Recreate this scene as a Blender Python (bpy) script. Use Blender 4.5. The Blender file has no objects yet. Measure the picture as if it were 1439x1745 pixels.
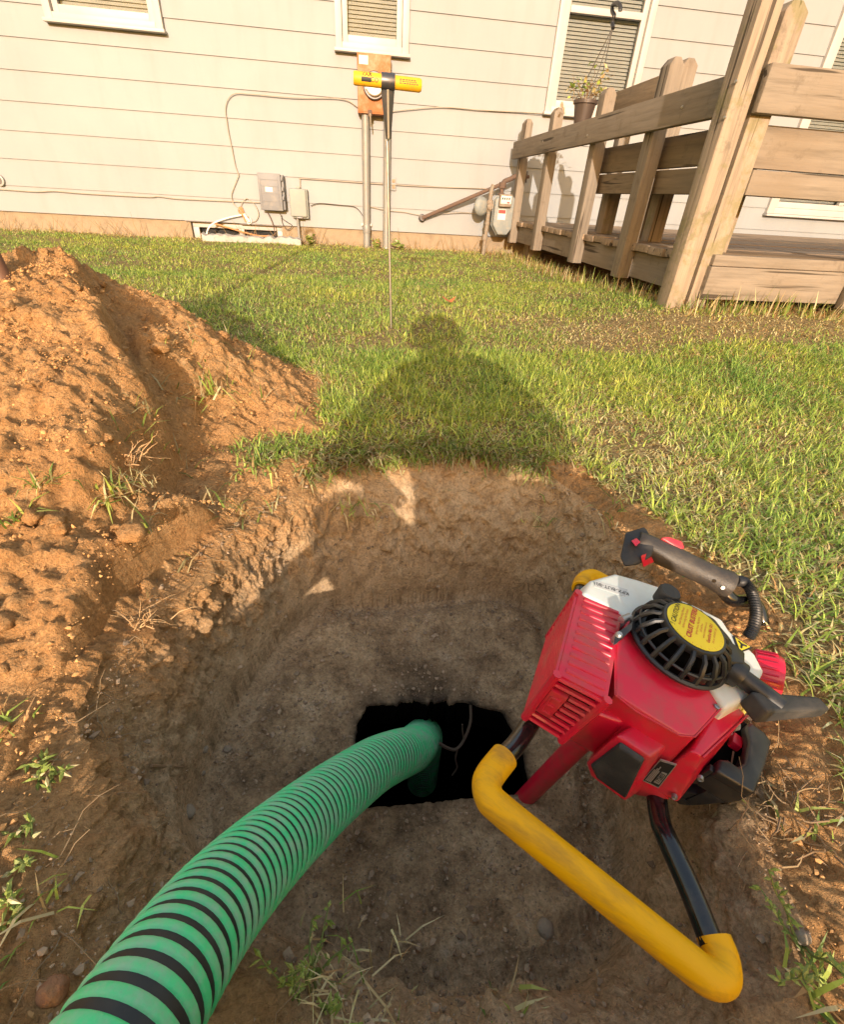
import bpy, bmesh, random
import numpy as np
from math import *
from mathutils import Vector, Matrix

random.seed(4)
RS = np.random.RandomState(11)
scene = bpy.context.scene
COL = scene.collection

# ================================================================ camera, sky, sun, exposure
# the camera stands at the origin of the place: X runs along the house wall, Y towards it, Z up
FPX, CX, CY = 807.25, 720., 872.
YAW, PITCH, ROLL = radians(8.7298), radians(33.6418), radians(-3.5784)
def _cam_axes():
    f = np.array([sin(YAW)*cos(PITCH), cos(YAW)*cos(PITCH), -sin(PITCH)])
    r = np.array([cos(YAW), -sin(YAW), 0.]); d = np.cross(f, r)
    return np.array([r*cos(ROLL)+d*sin(ROLL), -r*sin(ROLL)+d*cos(ROLL), f])
CAMR = _cam_axes()
cam_data = bpy.data.cameras.new('camera'); cam = bpy.data.objects.new('camera', cam_data); COL.objects.link(cam)
cam_data.sensor_fit = 'VERTICAL'; cam_data.sensor_height = 36.; cam_data.lens = 36.*FPX/1745.
cam_data.clip_start = .01; cam_data.clip_end = 500.
cam.matrix_world = Matrix(((CAMR[0][0], -CAMR[1][0], -CAMR[2][0], 0), (CAMR[0][1], -CAMR[1][1], -CAMR[2][1], 0),
                           (CAMR[0][2], -CAMR[1][2], -CAMR[2][2], 0), (0, 0, 0, 1)))
scene.camera = cam

SUN_AZ, SUN_EL = radians(8.5), radians(15.5)      # the light travels towards the house
SUND = np.array([sin(SUN_AZ)*cos(SUN_EL), cos(SUN_AZ)*cos(SUN_EL), -sin(SUN_EL)])
world = bpy.data.worlds.new('World'); scene.world = world; world.use_nodes = True
nt = world.node_tree; bg = nt.nodes['Background']; sky = nt.nodes.new('ShaderNodeTexSky')
sky.sky_type = 'NISHITA'; sky.sun_disc = False; sky.sun_elevation = SUN_EL; sky.sun_rotation = SUN_AZ+pi
sky.air_density = 3.; sky.dust_density = 4.; sky.ozone_density = 1.
_wb = nt.nodes.new('ShaderNodeMix'); _wb.data_type = 'RGBA'; _wb.blend_type = 'MULTIPLY'; _wb.inputs[0].default_value = 1.; _wb.inputs[7].default_value = (1., 1., 1.3, 1)
nt.links.new(sky.outputs[0], _wb.inputs[6]); nt.links.new(_wb.outputs[2], bg.inputs[0]); bg.inputs[1].default_value = .15
sun_data = bpy.data.lights.new('sun', 'SUN'); sun = bpy.data.objects.new('sun', sun_data); COL.objects.link(sun)
sun_data.energy = 2.5; sun_data.angle = radians(.5); sun_data.color = (1., .85, .70)
sun.rotation_euler = Vector(-SUND).to_track_quat('Z', 'Y').to_euler(); sun.location = (-.6, -4, 3)
scene.view_settings.view_transform = 'Standard'; scene.view_settings.look = 'None'
scene.view_settings.exposure = 1.27; scene.view_settings.gamma = 1.

def ray(x, y):                                    # a direction of depth 1 from the camera
    return CAMR.T @ np.array([(x-CX)/FPX, (y-CY)/FPX, 1.])
def onX(x, y, X): d = ray(x, y); return d*X/d[0]
def onY(x, y, Y): d = ray(x, y); return d*Y/d[1]
def onZ(x, y, Z): d = ray(x, y); return d*Z/d[2]

import numpy as np
from math import *
# ---------------------------------------------------------------- noise
_rs = np.random.RandomState(7)
_perm = np.concatenate([_rs.permutation(256)]*3)
_grad = _rs.normal(size=(256, 3)); _grad /= np.linalg.norm(_grad, axis=1)[:, None]
def pnoise(x, y, z):
    xi = np.floor(x).astype(np.int64); yi = np.floor(y).astype(np.int64); zi = np.floor(z).astype(np.int64)
    xf = x-xi; yf = y-yi; zf = z-zi
    u = xf*xf*xf*(xf*(xf*6-15)+10); v = yf*yf*yf*(yf*(yf*6-15)+10); w = zf*zf*zf*(zf*(zf*6-15)+10)
    xi &= 255; yi &= 255; zi &= 255
    out = 0
    for i in (0, 1):
        for j in (0, 1):
            for k in (0, 1):
                g = _grad[_perm[_perm[_perm[xi+i]+yi+j]+zi+k]]
                d = g[..., 0]*(xf-i)+g[..., 1]*(yf-j)+g[..., 2]*(zf-k)
                out = out+d*(u if i else 1-u)*(v if j else 1-v)*(w if k else 1-w)
    return out
def fbm(x, y, z, f, o=4, g=.5):
    s = 0; a = 1.
    for k in range(o):
        s = s+a*pnoise(x*f+13.7*k, y*f+5.1*k, z*f+9.2*k); f *= 2.03; a *= g
    return s
def sst(a, b, x):
    t = np.clip((x-a)/(b-a), 0, 1); return t*t*(3-2*t)
# ---------------------------------------------------------------- ground
PC = (.12, .50)                                   # centre of the pit, seen from above
RIM = [(-.17,.90),(-.10,1.025),(.02,1.045),(.11,1.08),(.20,1.085),(.29,1.06),(.38,1.04),(.46,.985),(.52,.84),(.51,.69),(.52,.58),(.55,.47),(.55,.35),(.47,.24),(.43,.17),(.42,.10),(.38,.03),
       (.25,.02),(.15,.035),(.04,.055),(-.08,.075),(-.2,.085),(-.29,.13),(-.33,.22),(-.36,.31),(-.36,.40),(-.36,.50),(-.355,.60),(-.315,.71),(-.245,.81)]
BOT = [(-.12,.84,-.80),(-.06,.868,-.82),(.119,.885,-.84),(.357,.905,-.84),(.46,.85,-.85),(.45,.72,-.86),(.45,.6,-.86),(.45,.45,-.86),(.40,.30,-.85),(.36,.21,-.82),(.32,.16,-.8),
       (.25,.13,-.8),(.046,.149,-.82),(-.117,.22,-.8),(-.25,.32,-.79),(-.285,.41,-.8),(-.265,.56,-.8),(-.20,.72,-.80)]
OPN = [(-.022,.408),(.10,.408),(.20,.408),(.275,.406),(.30,.43),(.306,.50),(.285,.575),(.21,.603),(.10,.612),(.005,.612),(-.02,.57),(-.024,.49)]
def _polar(pts, cx, cy, n=2048):
    p = np.array(pts, float); q = np.concatenate([p, p[:1]])
    th = np.linspace(-pi, pi, n, endpoint=False)
    dx, dy = np.cos(th), np.sin(th); r = np.zeros(n); zz = np.zeros(n)
    for a, b in zip(q[:-1], q[1:]):
        ax, ay = a[0]-cx, a[1]-cy; ex, ey = b[0]-a[0], b[1]-a[1]
        den = dx*ey-dy*ex
        with np.errstate(all='ignore'):
            t = (ax*ey-ay*ex)/den; s = (ax*dy-ay*dx)/den
        ok = (t > 0) & (s >= -1e-9) & (s <= 1+1e-9) & (t > r)
        r = np.where(ok, t, r)
        if len(a) > 2: zz = np.where(ok, a[2]+(b[2]-a[2])*np.clip(s, 0, 1), zz)
    return th, r, zz
_th, RT, _ = _polar(RIM, *PC); _, RB, ZB = _polar(BOT, *PC); _, RO, _ = _polar(OPN, *PC)
def _sm(a, k):
    ker = np.hanning(2*k+1); ker /= ker.sum()
    return np.convolve(np.concatenate([a[-k:], a, a[:k]]), ker, 'valid')
RT, RB, ZB = _sm(RT, 30), _sm(RB, 40), _sm(ZB, 40)
def pol(arr, th):
    return np.interp(th, np.append(_th, pi), np.append(arr, arr[0]))
RIDGE = np.array([(-2.3,1.15,-.30),(-1.5,1.32,-.28),(-.98,1.43,-.245),(-.735,1.44,-.182),(-.56,1.392,-.272),(-.393,1.395,-.312),(-.27,1.285,-.415),(-.185,1.22,-.485)])
def lawn(x, y):
    z = -.525+.09*sst(.85, 2.1, y)-.018*sst(2.6, 5, y)
    z = z+.075*sst(.9, 1.45, x)*np.exp(-((y-2.2)/.8)**2)
    z = z-.05*sst(.25, -.05, y)*sst(.6, .2, np.abs(x))
    return z+.016*fbm(x, y, 0*x, 1.7, 3)
TGY, TGX = (.6, .82, .90, .98, 1.08, 1.3, 1.5), (-.47, -.40, -.385, -.41, -.49, -.62, -.70)   # right edge of the tongue
def mound(x, y):
    z = np.full(np.shape(x), -9.)
    RL = list(RIDGE); RIDGE_END = RL[-1]
    for a, b in zip(RL[:-1], RL[1:]):
        e = b[:2]-a[:2]; L = e@e
        t = np.clip(((x-a[0])*e[0]+(y-a[1])*e[1])/L, 0, 1)
        dx, dy = x-a[0]-t*e[0], y-a[1]-t*e[1]; d = np.hypot(dx, dy)
        side = (dy*e[0]-dx*e[1])/(np.sqrt(L)*np.maximum(d, 1e-6))          # +1 behind the crest, -1 in front
        kf = .34+.5*sst(-.52, -.2, x)*sst(.75, 1., y); k = (kf+.72)/2+(.72-kf)/2*np.clip(side*1.5, -1, 1)
        if b is RIDGE_END: k = np.where(t >= 1, .72, k)
        z = np.maximum(z, a[2]+t*(b[2]-a[2])-k*np.sqrt(d*d+.0025)+.02)
    # a tongue of looser soil in front of the crest with a steep right edge
    w = .05*fbm(x, y, 0*x+7.7, 7, 3)
    q = x-np.interp(y, TGY, TGX)+.9*w+.03*fbm(x, y, 0*x+1.2, 18, 2); win = sst(.55, .80, y+w)*sst(1.52, 1.36, y)
    z = z+win*(.035*sst(.02, -.05, q)-.062*sst(-.02, .035, q)*sst(.24, .06, q))
    z = z+.05*sst(.05, -.03, np.hypot(x+.44, y-1.24)-.06+w)
    z = z+.05*fbm(x, y, 0*x+3.3, 3.2, 3)+.018*fbm(x, y, 0*x+1.3, 11, 3)
    return z
def ground(x, y):
    x = np.asarray(x, float); y = np.asarray(y, float)
    dx, dy = x-PC[0], y-PC[1]; r = np.hypot(dx, dy); th = np.arctan2(dy, dx)
    rt, rb, zb, ro = pol(RT, th), pol(RB, th), pol(ZB, th), pol(RO, th)
    zl = lawn(x, y)
    ex, ey = PC[0]+np.cos(th)*rt, PC[1]+np.sin(th)*rt
    ze = lawn(ex, ey)
    rr = np.maximum(rt, rb+.03)
    u = np.clip((r-rb)/(rr-rb), 0, 1)
    wall = zb+(ze-.034-zb)*(1-(1-u)**1.9)**.80
    f = np.clip((r-ro)/(rb-ro), 0, 1)
    floor = -.90+(zb+.90)*f**1.7-.040*np.exp(-(np.maximum(0, rb-r-.012)/.035)**2)*sst(.15, .6, f)
    z = np.where(r < rb, floor, np.where(r < rr, wall, zl-.034*np.exp(-(r-rr)/.08)))
    return z
def full(x, y):
    return np.maximum(ground(x, y), np.where(inpit(x, y, .0), -9, mound(x, y)))
RO2 = RO+.004*fbm(np.cos(_th)*3, np.sin(_th)*3, 0*_th, 2.2, 3)+.016*np.maximum(0, np.sin(_th))**2*fbm(np.cos(_th)*3, np.sin(_th)*3, 0*_th+4, 2.6, 3, .5)
def inpit(x, y, m=0.):
    dx, dy = x-PC[0], y-PC[1]; r = np.hypot(dx, dy); th = np.arctan2(dy, dx)
    return r < pol(RT, th)+m
def lawn_mask(x, y):
    """1 where the lawn grows, 0 on bare soil"""
    dx, dy = x-PC[0], y-PC[1]; r = np.hypot(dx, dy); th = np.arctan2(dy, dx)
    n = fbm(x, y, 0*x+8., 4.5, 3)
    dr = r-pol(RT, th)
    back = np.exp(-((th-1.55)/.58)**2)
    m = sst(.0, .045, dr-(.085-.14*back)+.08*n)
    gm = mound(x, y)-ground(x, y)
    m = m*sst(.0, -.035, gm+.03*n)
    soil = sst(.04, -.10, x+.16*n+.20+.5*np.maximum(0, y-.95))*sst(1.5, 1.2, y+.1*n)*sst(-2.8, -2.0, x)*sst(-1.6, -.9, y)
    m = m*(1-soil)
    m = m*(1-.97*sst(-.03, .06, np.minimum(x-1.43, y-2.05)))
    return m
def dry_mask(x, y):
    """how much of the turf is dead straw"""
    n = fbm(x, y, 0*x+4., 2.6, 4)
    dd = np.exp(-((y-1.95-.1*n)/.22)**2)*sst(.55, 1.0, x)
    w = sst(5.0, 5.4, y)
    dx, dy = x-PC[0], y-PC[1]; r = np.hypot(dx, dy); th = np.arctan2(dy, dx)
    near = np.exp(-np.maximum(0, r-pol(RT, th))/.12)
    dk = np.exp(-np.abs(x-1.25-.1*n)/.2)*sst(2.2, 2.9, y)
    return np.clip(.12+.42*sst(.05, .5, n)+.85*dd+.5*w+.5*near*sst(-.3, .4, n+.15)+.35*dk+.30*sst(.2, 1.0, x)*sst(2.4, .9, y), 0, 1)

def hit(px, py):                                  # first point of the ground along a sight line
    r = ray(px, py); t = np.linspace(.15, 7, 7000); P = t[:, None]*r
    z = full(P[:, 0], P[:, 1]); i = int(np.argmax(P[:, 2] < z)); return P[i]

# ================================================================ naming and mesh helpers
def tag(o, label=None, cat=None, group=None, kind=None):
    if label: o['label'] = label
    if cat: o['category'] = cat
    if group: o['group'] = group
    if kind: o['kind'] = kind
    return o
def thing(name, loc, label, cat, group=None):
    o = bpy.data.objects.new(name, None); COL.objects.link(o); o.location = Vector([float(c) for c in loc]); o.empty_display_size = .05
    return tag(o, label, cat, group)
def wpos(o):
    p = Vector((0, 0, 0))
    while o: p = p+Vector(o.location); o = o.parent
    return p
def unit(a): a = np.asarray(a, float); return a/np.linalg.norm(a)
def frame_of(d, up=(0, 0, 1)):
    d = unit(d); up = np.asarray(up, float)
    if abs(d @ up) > .95: up = np.array([0, 1., 0])
    a = unit(np.cross(up, d)); return a, np.cross(d, a), d
def spline(pts, n=8):
    """Catmull-Rom through the points"""
    p = [np.asarray(q, float) for q in pts]; p = [2*p[0]-p[1]]+p+[2*p[-1]-p[-2]]; out = []
    for i in range(1, len(p)-2):
        for k in range(n):
            t = k/n; a, b, c, d = p[i-1], p[i], p[i+1], p[i+2]
            out.append(.5*((2*b)+(c-a)*t+(2*a-5*b+4*c-d)*t*t+(3*b-a-3*c+d)*t**3))
    out.append(p[-2]); return out
class MB:
    def __init__(s, T=None): s.v = []; s.f = []; s.T = T
    def add(s, vs, fs):
        b = len(s.v)
        for q in vs: s.v.append(np.asarray(s.T(*q) if s.T else q, float))
        s.f += [tuple(b+i for i in f) for f in fs]; return s
    def box(s, lo, hi):
        x0, y0, z0 = lo; x1, y1, z1 = hi
        return s.add([(x0,y0,z0),(x1,y0,z0),(x1,y1,z0),(x0,y1,z0),(x0,y0,z1),(x1,y0,z1),(x1,y1,z1),(x0,y1,z1)],
                     [(0,3,2,1),(4,5,6,7),(0,1,5,4),(1,2,6,5),(2,3,7,6),(3,0,4,7)])
    def loft(s, a, b):
        n = len(a)
        return s.add(list(a)+list(b), [tuple(range(n))[::-1], tuple(range(n, 2*n))]+[(i, (i+1) % n, n+(i+1) % n, n+i) for i in range(n)])
    def prism(s, poly, axis, c0, c1):
        """poly holds the two other coordinates, axis 0/1/2 the extruded one"""
        def P(q, c): l = list(q); l.insert(axis, c); return tuple(l)
        return s.loft([P(q, c0) for q in poly], [P(q, c1) for q in poly])
    def hull(s, pts):
        bm = bmesh.new(); vs = [bm.verts.new([float(c) for c in (s.T(*q) if s.T else q)]) for q in pts]
        r = bmesh.ops.convex_hull(bm, input=vs)
        bmesh.ops.dissolve_limit(bm, angle_limit=radians(4), verts=bm.verts, edges=bm.edges)
        used = [v for v in bm.verts if v.link_faces]; ix = {v: i for i, v in enumerate(used)}
        b = len(s.v); s.v += [np.array(v.co) for v in used]
        s.f += [tuple(b+ix[v] for v in f.verts) for f in bm.faces]; bm.free(); return s
    def tube(s, pts, r, n=10, cap=True, flat=1.):
        P = [np.asarray(s.T(*q) if s.T else q, float) for q in pts]; m = len(P)
        R = r if hasattr(r, '__len__') else [r]*m
        b = len(s.v); a = None
        for i in range(m):
            d = P[min(i+1, m-1)]-P[max(i-1, 0)]; d = d/(np.linalg.norm(d)+1e-12)
            if a is None: a, _, _ = frame_of(d)
            a = a-d*(a@d); a = a/(np.linalg.norm(a)+1e-12); c = np.cross(d, a)
            for k in range(n):
                t = 2*pi*k/n; s.v.append(P[i]+R[i]*(a*cos(t)+c*sin(t)*flat))
        for i in range(m-1):
            for k in range(n):
                s.f.append((b+i*n+k, b+i*n+(k+1) % n, b+(i+1)*n+(k+1) % n, b+(i+1)*n+k))
        if cap: s.f += [tuple(b+k for k in range(n))[::-1], tuple(b+(m-1)*n+k for k in range(n))]
        return s
    def lathe(s, o, d, prof, n=32, up=(0, 0, 1)):
        """prof: (radius, height along d)"""
        o = np.asarray(o, float); a, c, d = frame_of(d, up); m = len(prof)
        vs = [o+d*h+r*(a*cos(2*pi*k/n)+c*sin(2*pi*k/n)) for r, h in prof for k in range(n)]
        fs = [(i*n+k, i*n+(k+1) % n, (i+1)*n+(k+1) % n, (i+1)*n+k) for i in range(m-1) for k in range(n)]
        fs += [tuple(range(n))[::-1], tuple((m-1)*n+k for k in range(n))]
        return s.add(vs, fs)
    def build(s, name, mat, parent=None, bevel=0., seg=2, smooth=True, ang=38):
        me = bpy.data.meshes.new(name); off = np.array(wpos(parent)) if parent else np.zeros(3)
        me.from_pydata([tuple(float(c) for c in q-off) for q in s.v], [], s.f)
        bm = bmesh.new(); bm.from_mesh(me); bmesh.ops.recalc_face_normals(bm, faces=bm.faces)
        if bevel:
            ed = [e for e in bm.edges if len(e.link_faces) == 2 and e.calc_face_angle(0) > radians(25)]
            bmesh.ops.bevel(bm, geom=ed, offset=bevel, segments=seg, profile=.6, affect='EDGES', clamp_overlap=True)
        bm.to_mesh(me); bm.free()
        if smooth:
            me.polygons.foreach_set('use_smooth', [True]*len(me.polygons)); me.set_sharp_from_angle(angle=radians(ang))
        me.materials.append(mat); o = bpy.data.objects.new(name, me); COL.objects.link(o)
        if parent: o.parent = parent
        return o
def big_mesh(name, V, F, mat, parent=None, smooth=True, color=None, attr=None):
    """numpy verts (n,3), faces (m,k) -> one object"""
    V = np.asarray(V, np.float32); me = bpy.data.meshes.new(name)
    groups = F if isinstance(F, list) else [F]
    loops = np.concatenate([np.asarray(g, np.int32).ravel() for g in groups])
    cnt = np.concatenate([np.full(len(g), g.shape[1], np.int32) for g in groups]); st = np.concatenate([[0], np.cumsum(cnt)[:-1]]).astype(np.int32)
    me.vertices.add(len(V)); me.vertices.foreach_set('co', V.ravel()); me.loops.add(len(loops)); me.loops.foreach_set('vertex_index', loops)
    me.polygons.add(len(cnt)); me.polygons.foreach_set('loop_start', st); me.polygons.foreach_set('loop_total', cnt)
    me.update(calc_edges=True); me.polygons.foreach_set('use_smooth', np.full(len(cnt), smooth))
    if color is not None:
        a = me.color_attributes.new('tint', 'FLOAT_COLOR', 'POINT'); c = np.ones((len(V), 4), np.float32); c[:, :3] = color; a.data.foreach_set('color', c.ravel())
    for k, val in (attr or {}).items():
        a = me.attributes.new(k, 'FLOAT', 'POINT'); a.data.foreach_set('value', np.asarray(val, np.float32))
    me.materials.append(mat); o = bpy.data.objects.new(name, me); COL.objects.link(o)
    if parent: o.parent = parent; o.location = -wpos(parent)
    return o
def text(name, body, size, o, xd, yd, mat, parent, align='CENTER', bold=.0, wrap=None, lift=.0006):
    cu = bpy.data.curves.new(name, 'FONT'); cu.body = body; cu.size = size; cu.align_x = align; cu.align_y = 'CENTER'; cu.offset = bold*size; cu.resolution_u = 2
    t = bpy.data.objects.new(name, cu); COL.objects.link(t)
    dg = bpy.context.evaluated_depsgraph_get(); me = bpy.data.meshes.new_from_object(t.evaluated_get(dg)); bpy.data.objects.remove(t); bpy.data.curves.remove(cu)
    xd, yd = unit(xd), unit(yd); zd = np.cross(xd, yd); off = np.array(wpos(parent)); me.name = name
    for v in me.vertices:
        x, y = v.co.x, v.co.y
        if wrap: a = y/wrap; p = np.asarray(o)+xd*x+yd*sin(a)*(wrap+lift)+zd*(cos(a)*(wrap+lift)-wrap)
        else: p = np.asarray(o)+xd*x+yd*y+zd*lift
        v.co = Vector([float(c) for c in p-off])
    me.materials.clear(); me.materials.append(mat); ob = bpy.data.objects.new(name, me); COL.objects.link(ob); ob.parent = parent; return ob

# ================================================================ materials
def rgb(c): return (c[0], c[1], c[2], 1)
def N(nt, t, **kw):
    n = nt.nodes.new(t)
    for k, v in kw.items():
        if hasattr(n, k): setattr(n, k, v)
        else: n.inputs[k].default_value = v
    return n
def base_mat(name):
    m = bpy.data.materials.new(name); m.use_nodes = True; return m, m.node_tree, m.node_tree.nodes['Principled BSDF']
def ramp(nt, src, stops):
    r = nt.nodes.new('ShaderNodeValToRGB'); e = r.color_ramp.elements
    while len(e) < len(stops): e.new(.5)
    for k, (p, c) in enumerate(stops): e[k].position = p; e[k].color = rgb(c) if len(c) == 3 else c
    nt.links.new(src, r.inputs[0]); return r
def mix(nt, fac, a, b, mode='MIX'):
    n = nt.nodes.new('ShaderNodeMix'); n.data_type = 'RGBA'; n.blend_type = mode
    for s, i in ((fac, 0), (a, 6), (b, 7)):
        if hasattr(s, 'links'): nt.links.new(s, n.inputs[i])
        elif i == 0: n.inputs[0].default_value = s
        else: n.inputs[i].default_value = rgb(s)
    return n.outputs[2]
def noise(nt, scale, detail=5, rough=.55, vec=None, stretch=None):
    n = N(nt, 'ShaderNodeTexNoise'); n.inputs['Scale'].default_value = scale; n.inputs['Detail'].default_value = detail; n.inputs['Roughness'].default_value = rough
    if stretch:
        mp = nt.nodes.new('ShaderNodeMapping'); mp.inputs['Scale'].default_value = stretch; nt.links.new(vec, mp.inputs[0]); vec = mp.outputs[0]
    if vec: nt.links.new(vec, n.inputs['Vector'])
    return n.outputs[0]
def bump(nt, h, b, dist, strength=1., prev=None):
    n = nt.nodes.new('ShaderNodeBump'); n.inputs['Distance'].default_value = dist; n.inputs['Strength'].default_value = strength
    nt.links.new(h, n.inputs['Height'])
    if prev: nt.links.new(prev, n.inputs['Normal'])
    nt.links.new(n.outputs[0], b.inputs['Normal']); return n.outputs[0]
def geo_pos(nt): return nt.nodes.new('ShaderNodeNewGeometry').outputs['Position']
def plain(name, c, rough=.5, metal=0., dirt=None, dscale=30, damt=.5, coat=0., bmp=0., bscale=200, spec=.5, dlo=.48, along=None):
    """a surface of one colour with wear of another on it"""
    m, nt, b = base_mat(name); pos = geo_pos(nt)
    if along is not None:                       # wear drawn out along one horizontal direction
        mp = nt.nodes.new('ShaderNodeMapping'); mp.inputs['Rotation'].default_value = (0, 0, along); nt.links.new(pos, mp.inputs[0])
        m2 = nt.nodes.new('ShaderNodeMapping'); m2.inputs['Scale'].default_value = (.16, 1, 1); nt.links.new(mp.outputs[0], m2.inputs[0]); pos = m2.outputs[0]
    b.inputs['Roughness'].default_value = rough; b.inputs['Metallic'].default_value = metal; b.inputs['Coat Weight'].default_value = coat
    b.inputs['Specular IOR Level'].default_value = spec
    v = noise(nt, dscale*.35, 3, .5, pos); c2 = tuple(x*.82 for x in c)
    col = mix(nt, v, c2, tuple(min(1, x*1.12) for x in c))
    if dirt:
        f = ramp(nt, noise(nt, dscale, 7, .65, pos), [(dlo, (0, 0, 0)), (dlo+.24, (damt, damt, damt))])
        col = mix(nt, f.outputs[0], col, dirt)
        rr = ramp(nt, f.outputs[0], [(0, (rough,)*3), (1, (min(1, rough+.3),)*3)]); nt.links.new(rr.outputs[0], b.inputs['Roughness'])
    nt.links.new(col, b.inputs['Base Color'])
    if bmp: bump(nt, noise(nt, bscale, 4, .6, pos), b, bmp)
    return m
MAT = {}
def soil_mat(name, mound=False):
    m, nt, b = base_mat(name); pos = geo_pos(nt); b.inputs['Roughness'].default_value = .95; b.inputs['Specular IOR Level'].default_value = .15
    big = noise(nt, 3.5, 6, .6, pos); mid = noise(nt, 26, 8, .7, pos); fine = noise(nt, 170, 5, .7, pos)
    c = ramp(nt, mid, [(.25, (.34, .17, .065)), (.45, (.43, .24, .10)), (.62, (.50, .30, .14)), (.8, (.57, .38, .20))]).outputs[0]
    c = mix(nt, ramp(nt, big, [(.35, (0, 0, 0)), (.7, (.6, .6, .6))]).outputs[0], c, (.42, .215, .085))
    if not mound:
        deep = N(nt, 'ShaderNodeAttribute', attribute_name='deep').outputs['Fac']; turf = N(nt, 'ShaderNodeAttribute', attribute_name='turf').outputs['Fac']; lid = N(nt, 'ShaderNodeAttribute', attribute_name='lid').outputs['Fac']
        sub = ramp(nt, mid, [(.28, (.32, .205, .11)), (.5, (.54, .37, .215)), (.72, (.66, .49, .31))]).outputs[0]
        c = mix(nt, deep, c, sub)
        lc = ramp(nt, noise(nt, 14, 9, .72, pos), [(.3, (.13, .088, .052)), (.45, (.39, .26, .145)), (.57, (.56, .395, .23)), (.66, (.64, .475, .305)), (.73, (.68, .58, .46))]).outputs[0]
        c = mix(nt, lid, c, lc); fine_k = lid
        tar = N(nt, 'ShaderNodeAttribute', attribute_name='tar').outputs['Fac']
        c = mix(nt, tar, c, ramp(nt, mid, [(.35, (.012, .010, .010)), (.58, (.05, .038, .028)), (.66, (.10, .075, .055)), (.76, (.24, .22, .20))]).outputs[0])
        tc = ramp(nt, noise(nt, 60, 6, .7, pos), [(.3, (.09, .065, .03)), (.5, (.22, .16, .075)), (.7, (.36, .27, .13))]).outputs[0]
        c = mix(nt, turf, c, tc)
    c = mix(nt, 1., c, ramp(nt, fine, [(.3, (.72, .70, .68)), (.5, (1.15, 1.15, 1.15)), (.72, (1.48, 1.48, 1.46))]).outputs[0], 'MULTIPLY')
    nt.links.new(c, b.inputs['Base Color'])
    p = bump(nt, mid, b, .02, .9); bump(nt, fine, b, .006, 1., p)
    return m
def tint_mat(name, rough=.6, trans=0., spec=.3):
    m, nt, b = base_mat(name); a = N(nt, 'ShaderNodeAttribute', attribute_name='tint').outputs['Color']
    b.inputs['Roughness'].default_value = rough; b.inputs['Specular IOR Level'].default_value = spec; nt.links.new(a, b.inputs['Base Color'])
    if trans:
        t = nt.nodes.new('ShaderNodeBsdfTranslucent'); x = nt.nodes.new('ShaderNodeMixShader'); x.inputs[0].default_value = trans; nt.links.new(a, t.inputs[0])
        nt.links.new(b.outputs[0], x.inputs[1]); nt.links.new(t.outputs[0], x.inputs[2]); nt.links.new(x.outputs[0], nt.nodes['Material Output'].inputs[0])
    return m
def wood_mat(name, axis, base=(.225, .188, .148), dark=.9, moss=0.):
    m, nt, b = base_mat(name); pos = geo_pos(nt); b.inputs['Roughness'].default_value = .85; b.inputs['Specular IOR Level'].default_value = .25
    st = [1., 1., 1.]; st[axis] = .06
    g = noise(nt, 46, 7, .65, pos, st); bigv = noise(nt, 3.2, 5, .6, pos); st2 = [1., 1., 1.]; st2[axis] = .035
    cr = noise(nt, 30, 3, .5, pos, st2)
    c = ramp(nt, g, [(.28, tuple(x*.62 for x in base)), (.5, base), (.75, tuple(x*1.22 for x in base))]).outputs[0]
    c = mix(nt, ramp(nt, bigv, [(.42, (0, 0, 0)), (.75, (dark,)*3)]).outputs[0], c, (.21, .165, .12))
    c = mix(nt, ramp(nt, noise(nt, 9, 8, .75, pos), [(.56, (0, 0, 0)), (.66, (.7,)*3)]).outputs[0], c, (.15, .12, .09))
    c = mix(nt, ramp(nt, cr, [(.325, (.85,)*3), (.36, (0, 0, 0))]).outputs[0], c, (.035, .026, .018))
    if moss: c = mix(nt, ramp(nt, noise(nt, 12, 6, .7, pos), [(.5, (0, 0, 0)), (.62, (moss,)*3)]).outputs[0], c, (.16, .15, .05))
    nt.links.new(c, b.inputs['Base Color']); p = bump(nt, g, b, .003, .8); bump(nt, cr, b, .004, .5, p)
    return m
MAT['soil'] = soil_mat('bare_soil'); MAT['heap'] = soil_mat('loose_soil', True)
MAT['crumb'] = tint_mat('soil_crumb', .95, 0, .1)
MAT['grass'] = tint_mat('grass_blade', .5, .35, .35); MAT['leaf'] = tint_mat('weed_leaf', .5, .3, .35)
for k, ax in (('wx', 0), ('wy', 1), ('wz', 2)): MAT[k] = wood_mat('weathered_wood_'+'xyz'[ax]+'_grain', ax)
MAT['wy_dark'] = wood_mat('shaded_board', 1, (.22, .165, .11), .7); MAT['wz_moss'] = wood_mat('mossy_post', 2, (.30, .24, .18), .45, .5)  # wy_dark: bench boards turned from the sun, shade put into the base
MAT['wfloor'] = wood_mat('deck_board', 0, (.30, .22, .15), .6)
def siding_mat():
    m, nt, b = base_mat('painted_siding'); pos = geo_pos(nt); b.inputs['Roughness'].default_value = .6
    c = mix(nt, noise(nt, 1.7, 6, .6, pos), (.229, .240, .251), (.298, .311, .322))
    st = noise(nt, 9, 6, .6, pos, (1, 1, .18)); c = mix(nt, ramp(nt, st, [(.5, (0, 0, 0)), (.8, (.35,)*3)]).outputs[0], c, (.225, .213, .20))
    sp = noise(nt, 5.5, 8, .75, pos); c = mix(nt, ramp(nt, sp, [(.60, (0, 0, 0)), (.74, (.5,)*3)]).outputs[0], c, (.28, .265, .25))
    nt.links.new(c, b.inputs['Base Color']); bump(nt, noise(nt, 120, 5, .6, pos, (.25, 1, 1)), b, .0012, .6); return m
MAT['siding'] = siding_mat()
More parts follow.
